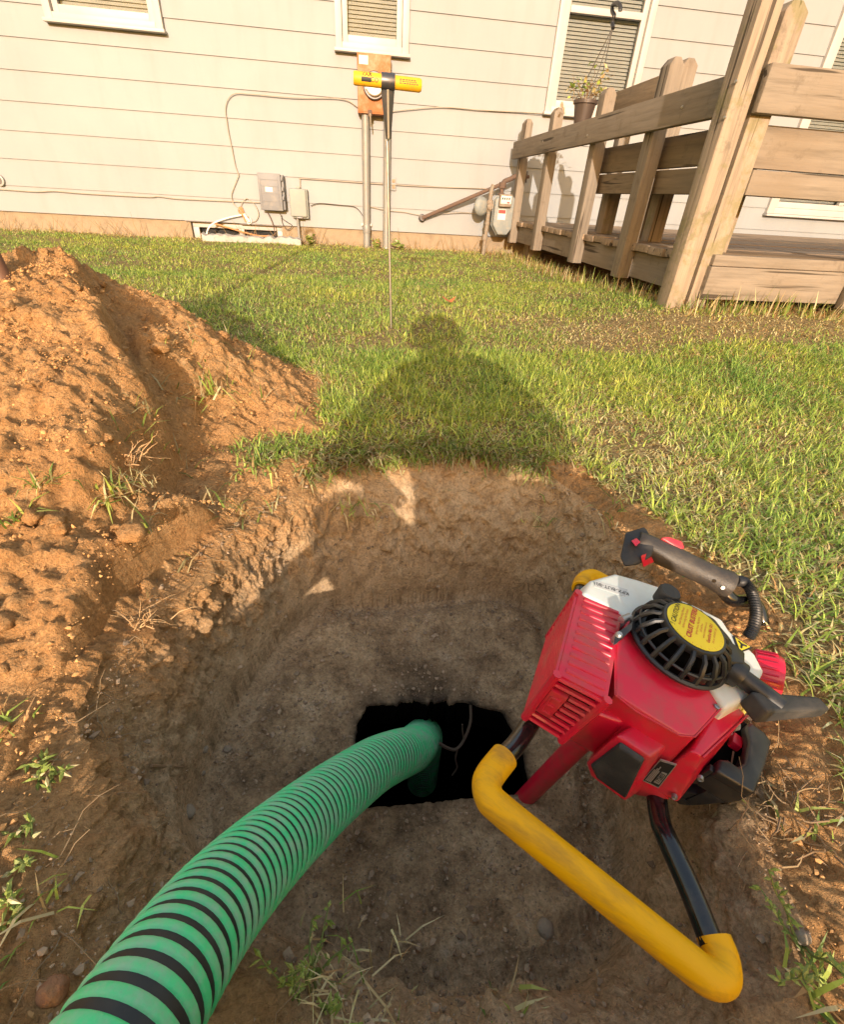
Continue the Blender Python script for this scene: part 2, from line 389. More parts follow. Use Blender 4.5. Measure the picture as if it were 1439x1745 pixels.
MAT['found'] = plain('concrete_foundation', (.30, .235, .16), .9, 0, (.20, .15, .10), 14, .7, bmp=.003, bscale=80)
MAT['trim'] = plain('white_window_trim', (.42, .405, .39), .45, 0, (.55, .48, .38), 20, .3)
MAT['blind'] = plain('blind_slats', (.25, .265, .255), .5)
MAT['room'] = plain('dim_room', (.03, .03, .03), .9)
def glass_mat():
    m, nt, b = base_mat('window_glass'); b.inputs['Roughness'].default_value = .02; b.inputs['Base Color'].default_value = rgb((.9, .95, .95)); b.inputs['Transmission Weight'].default_value = 1.; b.inputs['IOR'].default_value = 1.45
    t = nt.nodes.new('ShaderNodeBsdfTransparent'); x = nt.nodes.new('ShaderNodeMixShader'); g = nt.nodes.new('ShaderNodeBsdfGlossy'); g.inputs['Roughness'].default_value = .03; g.inputs['Color'].default_value = (.22, .26, .26, 1)
    fr = nt.nodes.new('ShaderNodeFresnel'); fr.inputs[0].default_value = 1.45; nt.links.new(fr.outputs[0], x.inputs[0]); nt.links.new(t.outputs[0], x.inputs[1]); nt.links.new(g.outputs[0], x.inputs[2]); nt.links.new(x.outputs[0], nt.nodes['Material Output'].inputs[0]); return m
MAT['glass'] = glass_mat()
MAT['rust_box'] = plain('rusty_orange_box', (.36, .125, .035), .65, 0, (.42, .32, .22), 9, .9, bmp=.0008)
MAT['gray_pipe'] = plain('gray_conduit', (.24, .24, .23), .5, .2, (.34, .27, .19), 25, .5)
MAT['gray_box'] = plain('gray_plastic_box', (.17, .175, .19), .55, 0, (.36, .32, .26), 18, .35)
MAT['sage_box'] = plain('pale_gray_box', (.25, .27, .255), .6, 0, (.42, .36, .27), 18, .35)
MAT['rust_pipe'] = plain('rusty_iron', (.13, .088, .068), .85, .2, (.20, .12, .075), 60, .8, bmp=.002, bscale=150)
MAT['gas_gray'] = plain('gas_meter_paint', (.22, .24, .235), .6, .1, (.42, .36, .26), 30, .5)
MAT['old_paint_pipe'] = plain('old_painted_pipe', (.24, .205, .16), .8, 0, (.20, .11, .06), 50, .8)
MAT['cable'] = plain('cable_sheath', (.36, .31, .25), .7); MAT['cable_orange'] = plain('orange_cable', (.55, .24, .10), .6); MAT['cable_dark'] = plain('dark_cable', (.08, .07, .06), .6)
MAT['white_plastic'] = plain('white_plastic', (.75, .74, .70), .4); MAT['paper'] = plain('paper_sticker', (.60, .58, .54), .6); MAT['red_ink'] = plain('red_print', (.50, .05, .04), .6)
MAT['black_ink'] = plain('black_print', (.015, .015, .015), .6)
MAT['yellow_grip'] = plain('yellow_foam_grip', (1., .46, .0), .5, 0, (.34, .16, .04), 34, .85, along=radians(39.6), dlo=.50, bmp=.0006, bscale=120)
MAT['yellow_grip'].node_tree.nodes['Principled BSDF'].inputs['Specular IOR Level'].default_value = .3
MAT['probe_yellow'] = plain('yellow_sleeve', (.78, .40, .015), .45, 0, (.42, .22, .03), 60, .5)
MAT['steel'] = plain('worn_dark_steel', (.10, .10, .105), .4, .7, (.20, .13, .09), 80, .5); MAT['bright_steel'] = plain('bright_steel', (.45, .42, .38), .35, .9, (.25, .16, .09), 60, .5)
MAT['zinc'] = plain('zinc_bolt', (.40, .40, .41), .4, .9)
MAT['red'] = plain('glossy_red_plastic', (.68, .010, .042), .32, 0, (.24, .11, .07), 30, .42, coat=.25, spec=.5, dlo=.45)
MAT['red_dark'] = plain('shaded_red', (.10, .004, .006), .6)  # shade between the guard slats put into a darker red
MAT['black_plastic'] = plain('black_plastic', (.018, .019, .021), .38, 0, (.075, .065, .055), 45, .5)
MAT['rubber'] = plain('scuffed_rubber', (.025, .025, .026), .6, 0, (.085, .075, .065), 28, .7, bmp=.0006)
MAT['black_tube'] = plain('gloss_black_tube', (.008, .008, .009), .18, 0, (.10, .07, .045), 35, .35, coat=.5)
MAT['tank'] = plain('milky_tank', (.74, .73, .66), .38, 0, (.60, .52, .38), 30, .35); MAT['tank'].node_tree.nodes['Principled BSDF'].inputs['Subsurface Weight'].default_value = .15
MAT['grip_brown'] = plain('worn_black_grip', (.05, .042, .036), .45, 0, (.10, .08, .06), 60, .6, bmp=.0006, bscale=500)
MAT['label_yellow'] = plain('yellow_label', (.80, .62, .02), .45); MAT['plate'] = plain('silver_plate', (.45, .43, .40), .4, .5)
MAT['fuel_line'] = plain('yellowed_fuel_line', (.50, .42, .10), .3)
MAT['hose'] = plain('green_hose_wall', (.075, .68, .26), .45, 0, (.30, .50, .33), 55, .8, bmp=.0015, bscale=90, dlo=.40); MAT['hose_black'] = plain('black_hose_helix', (.014, .016, .018), .5, 0, (.06, .055, .05), 40, .5)
MAT['dark_hole'] = plain('shade_black', (.004, .0035, .003), .9, spec=.02); MAT['stone'] = plain('dull_stone', (.30, .24, .17), .9, 0, (.20, .13, .08), 60, .6, bmp=.002); MAT['red_stone'] = plain('reddish_stone', (.30, .15, .08), .95, 0, (.42, .25, .12), 40, .7, bmp=.004, bscale=120, spec=.1)  # dark_hole: tank and vent shade put into a near-black colour
MAT['skin'] = plain('skin', (.48, .28, .19), .5); MAT['shirt'] = plain('navy_shirt', (.05, .06, .09), .9); MAT['jeans'] = plain('blue_jeans', (.07, .09, .14), .9); MAT['cap'] = plain('black_cap', (.03, .03, .035), .8); MAT['boot'] = plain('brown_boot', (.12, .07, .04), .7)
MAT['curb'] = plain('gray_curb', (.42, .40, .37), .9, 0, (.25, .22, .19), 30, .8, bmp=.004, bscale=60); MAT['roof'] = plain('shingle', (.08, .075, .07), .9)
MAT['pot'] = plain('brown_plastic_pot', (.07, .05, .04), .5)

# ================================================================ ground with the pit, the soil heap, turf
def make_ground():
    n = 1500; th = np.linspace(-pi, pi, n, endpoint=False); c, s = np.cos(th), np.sin(th)
    rt, rb, ro = pol(RT, th), pol(RB, th), pol(RO, th); rr = np.maximum(rt, rb+.03)
    ro2 = pol(RO2, th)
    R = [ro2, ro2+.0012]+[ro2+.0012+(rb-ro2-.0012)*k/80 for k in range(1, 81)]+[rb+(rr-rb)*k/70 for k in range(1, 71)]
    st, d = .006, 0.
    while d < 4.: d += st; R.append(rr+d); st = st*1.012 if d < 1.2 else st*1.05
    for far in (5.5, 8, 12, 20, 40, 90): R.append(rr*0+far)
    R = np.array(R); X = PC[0]+R*c; Y = PC[1]+R*s; Z = ground(X, Y)
    Z[0] = -.906
    Rt = np.broadcast_to(rr, R.shape); Rb = np.broadcast_to(rb, R.shape); Ro = np.broadcast_to(ro2, R.shape)
    u = np.clip((R-Rb)/(Rt-Rb), 0, 1); wall = np.clip(np.minimum(u*6, (1-u)*5), 0, 1)*(R < Rt)*(R > Rb)
    lm = lawn_mask(X, Y)*(R > Rt)
    big = fbm(X, Y, Z*.6, 7, 5, .55); fine = fbm(X, Y, Z, 38, 4, .6)
    pit = sst(0, .04, Rt+.02-R); edge = np.exp(-((R-Rt)/.03)**2)
    # walls pushed in and out, floor and loose soil roughened
    push = wall*(.040*big+.014*fine+.005*fbm(X*.6, Y*.6, Z*2., 13, 3))
    X = X+push*c; Y = Y+push*s
    floor = (R < Rb)*sst(0, .05, R-Ro)
    soil = (1-lm)*(R > Rt)*np.exp(-np.maximum(0, R-Rt-1.4))
    Z[1:] = (Z+floor*(.012*big+.006*fine+.003*fbm(X, Y, 0*X+21, 90, 2))+.5*floor*.012*np.maximum(0, fbm(X, Y, 0*X+7, 16, 3))+soil*(.016*big+.010*fine)+lm*.006*fine+.014*edge*(big+fine*.6))[1:]
    V = np.stack([X, Y, Z], -1).reshape(-1, 3); m = len(R)
    i = np.arange(m-1)[:, None]*n; j = np.arange(n)[None]; j2 = (j+1) % n
    F = np.stack([i+j, i+n+j, i+n+j2, i+j2], -1).reshape(-1, 4)
    deep = sst(.0, .07+.16*sst(.0, -.14, X), lawn(X, Y)-Z+.04*big)*(R < Rt); lid = sst(.030, .060, Rb-R+.03*big)  # left wall stays orange further down: sunlit warmth put into its colour
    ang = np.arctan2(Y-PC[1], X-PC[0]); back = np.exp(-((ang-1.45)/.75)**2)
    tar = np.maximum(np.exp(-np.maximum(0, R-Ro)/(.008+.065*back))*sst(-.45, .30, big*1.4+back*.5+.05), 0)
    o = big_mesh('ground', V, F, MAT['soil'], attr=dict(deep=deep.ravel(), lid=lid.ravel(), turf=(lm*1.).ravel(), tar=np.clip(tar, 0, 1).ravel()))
    return tag(o, kind='structure')
make_ground()

def make_heap():
    xs = np.concatenate([np.arange(-3.0, -1.5, .03), np.arange(-1.5, .14, .0055)]); ys = np.concatenate([np.arange(.0, 1.75, .0055), np.arange(1.75, 2.5, .03)])
    X, Y = np.meshgrid(xs, ys); G = ground(X, Y); H = mound(X, Y)
    inside = sst(.02, -.06, np.hypot(X-PC[0], Y-PC[1])-pol(RT, np.arctan2(Y-PC[1], X-PC[0]))-.02)
    H = H-.5*inside
    big = fbm(X, Y, 0*X+2, 8, 5, .55); fine = fbm(X, Y, 0*X+5, 42, 4, .62)
    on = sst(-.03, .05, H-G)
    rid = np.abs(fbm(X, Y, 0*X+9, 17, 3))
    grit = fbm(X, Y, 0*X+11, 95, 3, .6)
    Z = H+on*(.026*big+.017*fine+.016*(rid-.2)+.009*grit)
    keep = (Z > G-.03); q = keep[:-1, :-1] | keep[1:, :-1] | keep[:-1, 1:] | keep[1:, 1:]
    n = len(xs); ix = np.arange(X.size).reshape(X.shape)
    F = np.stack([ix[:-1, :-1], ix[:-1, 1:], ix[1:, 1:], ix[1:, :-1]], -1)[q]
    us = np.unique(F); mp = np.full(X.size, -1); mp[us] = np.arange(len(us))
    V = np.stack([X, Y, Z], -1).reshape(-1, 3)[us]
    o = big_mesh('dirt_heap', V, mp[F], MAT['heap'])
    tag(o, 'heap of loose orange soil from the pit, piled on the lawn at the left', 'soil heap')
make_heap()

ICO_V = None
def ico():
    bm = bmesh.new(); bmesh.ops.create_icosphere(bm, subdivisions=1, radius=1.); bm.verts.ensure_lookup_table()
    v = np.array([x.co[:] for x in bm.verts]); f = np.array([[q.index for q in x.verts] for x in bm.faces]); bm.free(); return v, f
def lumps(P, S, col, rs):
    v, f = ico(); n = len(P)
    J = v[None]*(1+1.0*(rs.rand(n, len(v), 1)-.5))*np.stack([np.ones(n), .7+.5*rs.rand(n), .55+.35*rs.rand(n)], -1)[:, None]
    a = rs.rand(n)*2*pi; ca, sa = np.cos(a)[:, None], np.sin(a)[:, None]
    J = np.stack([J[..., 0]*ca-J[..., 1]*sa, J[..., 0]*sa+J[..., 1]*ca, J[..., 2]], -1)*S[:, None, None]
    V = (J+P[:, None]).reshape(-1, 3); F = (f[None]+(np.arange(n)*len(v))[:, None, None]).reshape(-1, 3)
    return V, F, np.repeat(col, len(v), 0)
def scatter(n, x0, x1, y0, y1, test):
    x = RS.rand(n)*(x1-x0)+x0; y = RS.rand(n)*(y1-y0)+y0; p = test(x, y); k = RS.rand(n) < p; return x[k], y[k]
def make_crumbs():
    def dens(x, y):
        g = mound(x, y)-ground(x, y); on = (g > -.01)
        clump = sst(-.25, .35, fbm(x, y, 0*x+1.7, 6, 3)); bare = (1-lawn_mask(x, y))*(~inpit(x, y, -.0))*sst(1.5, .8, np.hypot(x-.1, y-.6))
        return np.where(on & ~inpit(x, y, 0.), .12+.5*clump, bare*(.06+.4*clump+(x < -.18)*(y < .8)*(.15+.5*clump)))*np.where(y > 5, 0, 1)
    x, y = scatter(120000, -1.7, .75, -.15, 1.7, dens)
    z = full(x, y)+.004
    s = .0009*(RS.rand(len(x))**-.42); s = np.minimum(s, .0042)
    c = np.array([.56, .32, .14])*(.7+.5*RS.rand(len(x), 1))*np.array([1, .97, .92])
    # crumbs that rolled down onto the pit floor
    x2, y2 = scatter(30000, -.35, .55, .08, .95, lambda x, y: inpit(x, y, -.0)*(np.hypot(x-PC[0], y-PC[1]) > pol(RO, np.arctan2(y-PC[1], x-PC[0]))+.01)*.35)
    z2 = ground(x2, y2)+.002; s2 = np.minimum(.0009*(RS.rand(len(x2))**-.45), .005)
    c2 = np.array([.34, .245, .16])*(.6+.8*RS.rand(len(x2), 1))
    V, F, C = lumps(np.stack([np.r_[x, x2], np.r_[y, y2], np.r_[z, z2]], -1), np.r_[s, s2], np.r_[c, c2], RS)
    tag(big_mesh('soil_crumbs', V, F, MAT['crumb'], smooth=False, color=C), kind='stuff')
make_crumbs()
def make_clods():
    rs = np.random.RandomState(19); bm = bmesh.new(); bmesh.ops.create_icosphere(bm, subdivisions=3, radius=1.); bm.verts.ensure_lookup_table(); v = np.array([q.co[:] for q in bm.verts]); f = np.array([[q.index for q in p.verts] for p in bm.faces]); bm.free()
    Vs, Fs, off = [], [], 0
    while len(Vs) < 170:
        x, y = -1.15+1.1*rs.rand(), .15+1.35*rs.rand(); a, b = np.array(x), np.array(y); g = float(mound(a, b)-ground(a, b))
        if inpit(a, b, .01) or (g < 0 and (x > -.2 or y > 1.)): continue
        r = .0045+.013*rs.rand()**3.2; o = rs.rand(3)*50
        w = v*np.array([1, .65+.35*rs.rand(), .5+.35*rs.rand()])
        n1 = fbm(v[:, 0]+o[0], v[:, 1]+o[1], v[:, 2]+o[2], .9, 2); n2 = np.abs(fbm(v[:, 0]+o[1], v[:, 1]+o[2], v[:, 2]+o[0], 2.6, 3))
        w = w*(.85+.55*n1-.5*n2+.2)[:, None]; an = rs.rand()*6.28; w = np.stack([w[:, 0]*cos(an)-w[:, 1]*sin(an), w[:, 0]*sin(an)+w[:, 1]*cos(an), w[:, 2]], -1)
        Vs.append(w*r+np.array([x, y, float(full(a, b))+.003])); Fs.append(f+off); off += len(v)
    tag(big_mesh('soil_clods', np.concatenate(Vs), np.concatenate(Fs), MAT['heap']), kind='stuff')
make_clods()

def blades(P, h, w, head, lean, col, curl=.6):
    """five-point bent blades: P (n,3), heading, lean from upright"""
    n = len(P); d = np.stack([np.cos(head), np.sin(head), 0*head], -1); sd = np.stack([-np.sin(head), np.cos(head), 0*head], -1)
    up = np.array([0, 0, 1.]); out = []
    for t, ww in ((0, 1.), (.5, .85), (1., 0)):
        a = lean*(.45+curl*t); c = P+(up*np.cos(a)[:, None]+d*np.sin(a)[:, None])*(h*t)[:, None]
        if ww: out += [c-sd*(w*ww*.5)[:, None], c+sd*(w*ww*.5)[:, None]]
        else: out.append(c)
    V = np.stack(out, 1).reshape(-1, 3); b = (np.arange(n)*5)[:, None]
    return V, [b+np.array([0, 1, 3, 2]), b+np.array([2, 3, 4])], np.repeat(col, 5, 0)
GREENS = np.array([(.20, .28, .05), (.28, .36, .065), (.35, .43, .085), (.43, .48, .12), (.15, .24, .05)])
STRAWS = np.array([(.62, .50, .26), (.72, .61, .34), (.52, .38, .18), (.42, .25, .11), (.64, .57, .28)])
def make_grass():
    Vs, Q, T, C = [], [], [], []; off = 0
    def zone(n, x0, x1, y0, y1, hh, ww, dense=1., dead=0., test=None, gain=1.):
        nonlocal off
        def p(x, y):
            m = lawn_mask(x, y); n1 = fbm(x, y, 0*x, 5, 3); dm = dry_mask(x, y)
            q = np.clip(m, 0, 1)*(.40+.60*sst(-.35, .2, n1))*(1-.35*dm)*dense
            return q*(test(x, y) if test else 1.)
        x, y = scatter(n, x0, x1, y0, y1, p); z = full(x, y)-.004; k = len(x); dm = dry_mask(x, y)
        isdry = RS.rand(k) < np.clip(.15+.75*dm+dead, 0, 1)
        tuft = fbm(x, y, 0*x+6, 9, 2)
        h = hh*(.5+.75*RS.rand(k))*(1+.55*tuft)*np.where(isdry, .75, 1.); w = ww*(.6+.7*RS.rand(k))
        lean = np.where(isdry, .85+.75*RS.rand(k), .5+.95*RS.rand(k)); head = RS.rand(k)*2*pi
        base = np.where(isdry[:, None], STRAWS[RS.randint(0, 5, k)], GREENS[RS.randint(0, 5, k)])
        hue = fbm(x, y, 0*x+2, 2.2, 3)[:, None]; col = base*(.75+.5*RS.rand(k, 1))*(1+np.where(isdry[:, None], 0, 1)*hue*np.array([.55, .25, .1]))
        v, f, c = blades(np.stack([x, y, z], -1), h, w, head, lean, np.clip(col*gain*1.1*np.array([.99, 1.01, .95]), .004, .8))
        Vs.append(v); Q.append(f[0]+off); T.append(f[1]+off); C.append(c); off += len(v)
    zone(190000, -.4, 2.3, .02, 1.7, .042, .0034, gain=1.1)
    zone(70000, -.4, 2.3, .02, 1.7, .040, .0026, .9, .7, gain=1.1)
    zone(180000, -2.6, 2.3, 1.2, 3.2, .034, .0038)
    zone(26000, -2.6, 2.3, 1.2, 3.2, .042, .0032, .9, .8)
    zone(140000, -4.6, 2.2, 3.0, 5.47, .030, .0048)
    zone(26000, -6.5, -2.6, .8, 3.2, .05, .007); zone(40000, 2.25, 5.5, -1.2, 2.1, .05, .007); zone(45000, .4, 2.3, -1.5, .05, .042, .0045); zone(60000, -6.5, 6, -4.5, .05, .05, .009)
    # ragged taller grass against the foundation and under the deck edge
    zone(2600, -4.6, 1.6, 5.36, 5.49, .09, .005, 1., .55)
    x = np.r_[1.36+.16*RS.rand(900), 1.4+2.2*RS.rand(1000)]; y = np.r_[2.2+3.2*RS.rand(900), 2.0+.12*RS.rand(1000)]; k = len(x)
    v, f, c = blades(np.stack([x, y, full(x, y)-.01], -1), .04+.09*RS.rand(k)**1.6, .004+.002*RS.rand(k), RS.rand(k)*6.28, .15+.7*RS.rand(k),
                     np.where(RS.rand(k, 1) < .5, STRAWS[RS.randint(0, 5, k)], GREENS[RS.randint(0, 5, k)])*(.6+.5*RS.rand(k, 1)))
    Vs.append(v); Q.append(f[0]+off); T.append(f[1]+off); C.append(c); off += len(v)
    # sod edge hanging over the far rim of the pit
    k = 1700; th = .95+1.1*RS.rand(k); rr = pol(RT, th)+.035*RS.normal(size=k)*.6+.012; x, y = PC[0]+rr*np.cos(th), PC[1]+rr*np.sin(th); dry = RS.rand(k, 1) < .5
    v, f, c = blades(np.stack([x, y, ground(x, y)-.002], -1), .025+.045*RS.rand(k), .0030+.002*RS.rand(k), th+pi+RS.normal(size=k)*.9, .7+1.1*RS.rand(k), np.where(dry, STRAWS[RS.randint(0, 5, k)]*.8, GREENS[RS.randint(0, 5, k)])*(.6+.6*RS.rand(k, 1)))
    Vs.append(v); Q.append(f[0]+off); T.append(f[1]+off); C.append(c); off += len(v)
    # straggling blades over the bare soil round the pit and at the foot of the heap
    def rimd(x, y):
        r = np.hypot(x-PC[0], y-PC[1])-pol(RT, np.arctan2(y-PC[1], x-PC[0]))
        return (np.exp(-np.abs(r)/.05)*.55+.5*(1-lawn_mask(x, y))*(x > -.45)*(y > .75)*(r > 0))*sst(.05, .4, fbm(x, y, 0*x+5, 8, 2)+.1)*(r > -.04)*(y > .6*(x < .2))
    x, y = scatter(9000, -.5, .8, .05, 1.45, rimd); k = len(x); dry = RS.rand(k, 1) < .6
    v, f, c = blades(np.stack([x, y, full(x, y)-.003], -1), .025+.05*RS.rand(k), .0022+.002*RS.rand(k), RS.rand(k)*6.28, .5+1.0*RS.rand(k),
                     np.where(dry, STRAWS[RS.randint(0, 5, k)]*.8, GREENS[RS.randint(0, 5, k)])*(.6+.6*RS.rand(k, 1)))
    Vs.append(v); Q.append(f[0]+off); T.append(f[1]+off); C.append(c)
    tag(big_mesh('grass', np.concatenate(Vs), [np.concatenate(Q), np.concatenate(T)], MAT['grass'], smooth=False, color=np.concatenate(C)), kind='stuff')
make_grass()

def make_rootlets():
    """fine roots sticking out of the cut earth"""
    mb = MB(); k = 0
    while k < 330:
        th = RS.rand()*2*pi-pi; u = RS.rand()**.6
        if -2.2 < th < -.6 and RS.rand() < .6: continue
        rt, rb = pol(RT, th), pol(RB, th); r = rb+(max(rt, rb+.03)-rb)*(.35+.65*u); c, s = cos(th), sin(th)
        x, y = PC[0]+r*c, PC[1]+r*s; z = float(ground(np.array(x), np.array(y)))
        L = .02+.07*RS.rand()**2; p = np.array([x+.012*c, y+.012*s, z]); d = unit([-c+RS.normal()*.9, -s+RS.normal()*.9, .25+RS.normal()*.5]); pts = [p]
        for q in range(5): d = unit(d+RS.normal(size=3)*.45+np.array([0, 0, -.18])); p = p+d*L/4; pts.append(p)
        mb.tube(pts, [.0008, .0007, .0006, .0005, .0004, .0002], 4, False); k += 1
    o = mb.build('rootlets', plain('fine_roots', (.26, .18, .10), .9)); tag(o, kind='stuff')
make_rootlets()

# ================================================================ the house wall and what hangs on it
WY = 5.5
def make_house():
    h = thing('house', (0, WY, -.45), 'white lap-sided house with windows behind the lawn', 'house')
    wins = [(-2.335, -1.475, .99, 2.1), (-.128, .48, .987, 1.9), (1.74, 2.59, .70, 2.3), (4.325, 6.1, .04, 2.05)]
    x0, x1 = -6., 7.; courses = [-.307+.1963*k for k in range(16)]
    zs = sorted(set(courses+[w[2] for w in wins]+[w[3] for w in wins if w[3] < courses[-1]]))
    mb = MB()
    for k, (a, b) in enumerate(zip(zs[:-1], zs[1:])):
        ci = max(i for i, c in enumerate(courses) if c <= a+1e-6); c0, c1 = courses[ci], courses[ci]+.1963
        ya = WY-.013+.010*(a-c0)/.1963; yb = WY-.013+.010*(b-c0)/.1963
        cuts = sorted([(w[0]+.02, w[1]-.02) for w in wins if w[2]+.01 < b and w[3] > a+.01 and w[2]-1e-6 <= a]); cur = x0; segs = []
        for l, r in cuts: segs.append((cur, l)); cur = r
        segs.append((cur, x1))
        for l, r in segs:
            mb.add([(l, ya, a), (r, ya, a), (r, yb, b), (l, yb, b), (l, WY+.004, a), (r, WY+.004, a)], [(0, 1, 2, 3), (0, 4, 5, 1)])
    mb.box((x0, WY+.02, -.3), (x0+.1, WY+6, 2.83)); mb.box((x1-.1, WY+.02, -.3), (x1, WY+6, 2.83)); mb.box((x0+.1, WY+5.9, -.3), (x1-.1, WY+6, 2.83))
    mb.build('siding', MAT['siding'], h, smooth=False)
    f = MB(); f.box((x0, WY+.012, -.9), (-1.56, WY+.2, -.31)); f.box((-.71, WY+.012, -.9), (x1, WY+.2, -.31)); f.box((-1.56, WY+.012, -.9), (-.71, WY+.2, -.47))
    f.build('foundation', MAT['found'], h, smooth=False)
    r = MB(); r.add([(x0-.3, WY-.5, 2.75), (x1+.3, WY-.5, 2.75), (x1+.3, WY+3, 4.3), (x0-.3, WY+3, 4.3), (x0-.3, WY+6.5, 2.75), (x1+.3, WY+6.5, 2.75)], [(0, 1, 2, 3), (3, 2, 5, 4)]); r.add([(x0-.3, WY-.5, 2.73), (x1+.3, WY-.5, 2.73), (x1+.3, WY, 2.73), (x0-.3, WY, 2.73)], [(0, 1, 2, 3)]); r.build('roof', MAT['roof'], h, smooth=False)
    def window(l, rr, b, t, mull=None, sill=.045, case=.055, vert=None):
        w = MB(); yo, yi = WY-.045, WY+.06
        w.box((l, yo, b+.002), (l+case, yi, t)); w.box((rr-case, yo, b+.002), (rr, yi, t)); w.box((l+case, yo, t-case), (rr-case, yi, t)); w.box((l+case, yo, b+.002), (rr-case, yi, b+case*.75))
        w.box((l-.012, yo-.028, b-.022), (rr+.012, WY-.012, b))                                   # sloped sill nosing
        fr = w.build('window', MAT['trim'], h, .004)
        s = MB(); i = case+.002; g = .045; y0, y1 = WY-.008, WY+.03; bb = b+case*.75+.002
        s.box((l+i, y0, bb), (l+i+g, y1, t-case)); s.box((rr-i-g, y0, bb), (rr-i, y1, t-case)); s.box((l+i+g, y0, bb), (rr-i-g, y1, bb+g*1.1)); s.box((l+i+g, y0, t-case-g), (rr-i-g, y1, t-case-.002))
        if mull: s.box((l+i+g, y0-.012, mull), (rr-i-g, y1, mull+.045))
        if vert: s.box((vert, y0-.012, bb+g*1.1), (vert+.06, y1, t-case-g))
        s.build('sash', MAT['trim'], fr, .003)
        MB().box((l+i+g-.005, WY+.014, bb+g), (rr-i-g+.005, WY+.018, t-case-g+.005)).build('pane', MAT['glass'], fr, smooth=False)
        bl = MB(); z = bb+g-.01
        while z < t-case:
            bl.add([(l+i+.01, WY+.055, z), (rr-i-.01, WY+.055, z), (rr-i-.01, WY+.068, z+.0225), (l+i+.01, WY+.068, z+.0225)], [(0, 1, 2, 3)]); z += .0255
        bl.build('blind', MAT['blind'], fr, smooth=False)
        MB().add([(l, WY+.12, b), (rr, WY+.12, b), (rr, WY+.12, t), (l, WY+.12, t)], [(0, 1, 2, 3)]).build('dim_room', MAT['room'], fr)
    window(*wins[0]); window(*wins[1]); window(*wins[2], mull=1.355); window(*wins[3], vert=5.15, case=.075)
    # basement window with its shallow concrete curb
    b = MB(); y0, y1 = WY+.05, WY+.085; b.box((-1.555, y0, -.36), (-.715, y1, -.315)); b.box((-1.555, y0, -.47), (-1.50, y1, -.36)); b.box((-.77, y0, -.47), (-.715, y1, -.36)); b.box((-1.13, y0, -.47), (-1.08, y1, -.36))
    bw = b.build('basement_window', MAT['trim'], h, .003)
    MB().box((-1.5, WY+.065, -.5), (-.77, WY+.07, -.35)).build('pane', MAT['glass'], bw, smooth=False)
    MB().box((-1.55, WY+.11, -.5), (-.72, WY+.115, -.31)).build('dim_room', MAT['room'], bw, smooth=False)
    MB().box((-1.6, WY-.012, -.313), (-1.3, WY+.012, -.308)).box((-1.1, WY-.01, -.315), (-.7, WY+.01, -.309)).build('drip_edge', MAT['steel'], h)
    return h
make_house()
cw = thing('window_curb', (-1.0, 5.33, -.46), 'low gray concrete curb in front of the basement window', 'curb')
def _curb():
    mb = MB(); n = 26; a = []; rs = np.random.RandomState(3)
    for k in range(n+1):
        x = -1.42+.9*k/n; t = -.395+.012*rs.normal()*.5; a.append([(x, 5.29+.006*rs.normal(), -.5), (x, 5.37, -.5), (x, 5.37, t), (x, 5.29+.006*rs.normal(), t-.008)])
    for p, q in zip(a[:-1], a[1:]): mb.loft(p, q)
    mb.build('curb_block', MAT['curb'], cw)
_curb()
def cable(name, pts, r, mat, label, cat='cable', n=6):
    o = MB().tube(spline(pts, n), r, 6).build(name, mat); return tag(o, label, cat, 'cables on the siding')
yw = WY-.028
def Wp(px, py, y=None): return onY(px, py, y or yw)
cable('wall_cable', [Wp(*p) for p in ((612, 183), (582, 168), (500, 166), (430, 160), (398, 160), (385, 180), (388, 215), (395, 250), (401, 280), (407, 298))], .0038, MAT['cable'], 'thin cable looping down the siding left of the rusty meter box')
cable('wall_cable', [Wp(*p) for p in ((407, 298), (400, 316), (395, 332), (398, 346), (408, 356), (414, 364))], .004, MAT['cable'], 'short cable end running down the siding to the loose splice')
cable('wall_cable', [Wp(*p) for p in ((666, 190), (700, 186), (757, 182), (820, 187), (880, 190), (945, 194))], .0038, MAT['cable'], 'cable running right along the siding from the rusty meter box')
cable('wall_cable', [Wp(*p) for p in ((-40, 321), (0, 322), (60, 326), (92, 325), (140, 329), (250, 335), (268, 334), (300, 338), (360, 341), (450, 345))], .0045, MAT['cable'], 'long cable tacked low along the siding at the left')
cable('wall_cable', [Wp(*p) for p in ((513, 326), (512, 306), (520, 304), (620, 311), (720, 317), (838, 321))], .0035, MAT['cable'], 'cable leaving the top of the pale junction box')
cable('wall_cable', [Wp(*p) for p in ((530, 350), (545, 346), (580, 349), (605, 352), (617, 364), (622, 374))], .0035, MAT['cable_dark'], 'dark wire looping from the pale junction box to the left conduit')
cable('wall_cable', [Wp(*p) for p in ((632, 352), (660, 358), (690, 361), (722, 366), (790, 362), (828, 366))], .0035, MAT['cable'], 'low wire between the conduits and the gas pipe')
cable('wall_cable', [Wp(*p) for p in ((478, 364), (482, 372), (490, 378), (498, 384), (490, 391), (482, 380), (480, 366))], .0035, MAT['cable_dark'], 'dark loop of wire hanging under the dark gray box')
cable('ground_wire', [Wp(*p) for p in ((456, 361), (462, 372), (467, 386), (470, 402))], .005, MAT['rust_pipe'], 'brown wire dropping from the dark gray box to the ground', 'wire')
cable('coil_cable', [Wp(*p) for p in ((410, 352), (414, 343), (422, 338), (434, 348), (441, 364), (436, 376), (424, 378))], .0035, MAT['cable'], 'loose loop of cable beside the hanging splice')
cable('white_cable', [Wp(*p, WY-.05) for p in ((412, 366), (392, 370), (368, 378), (356, 388), (352, 402))], .007, MAT['white_plastic'], 'white cable entering the basement window')
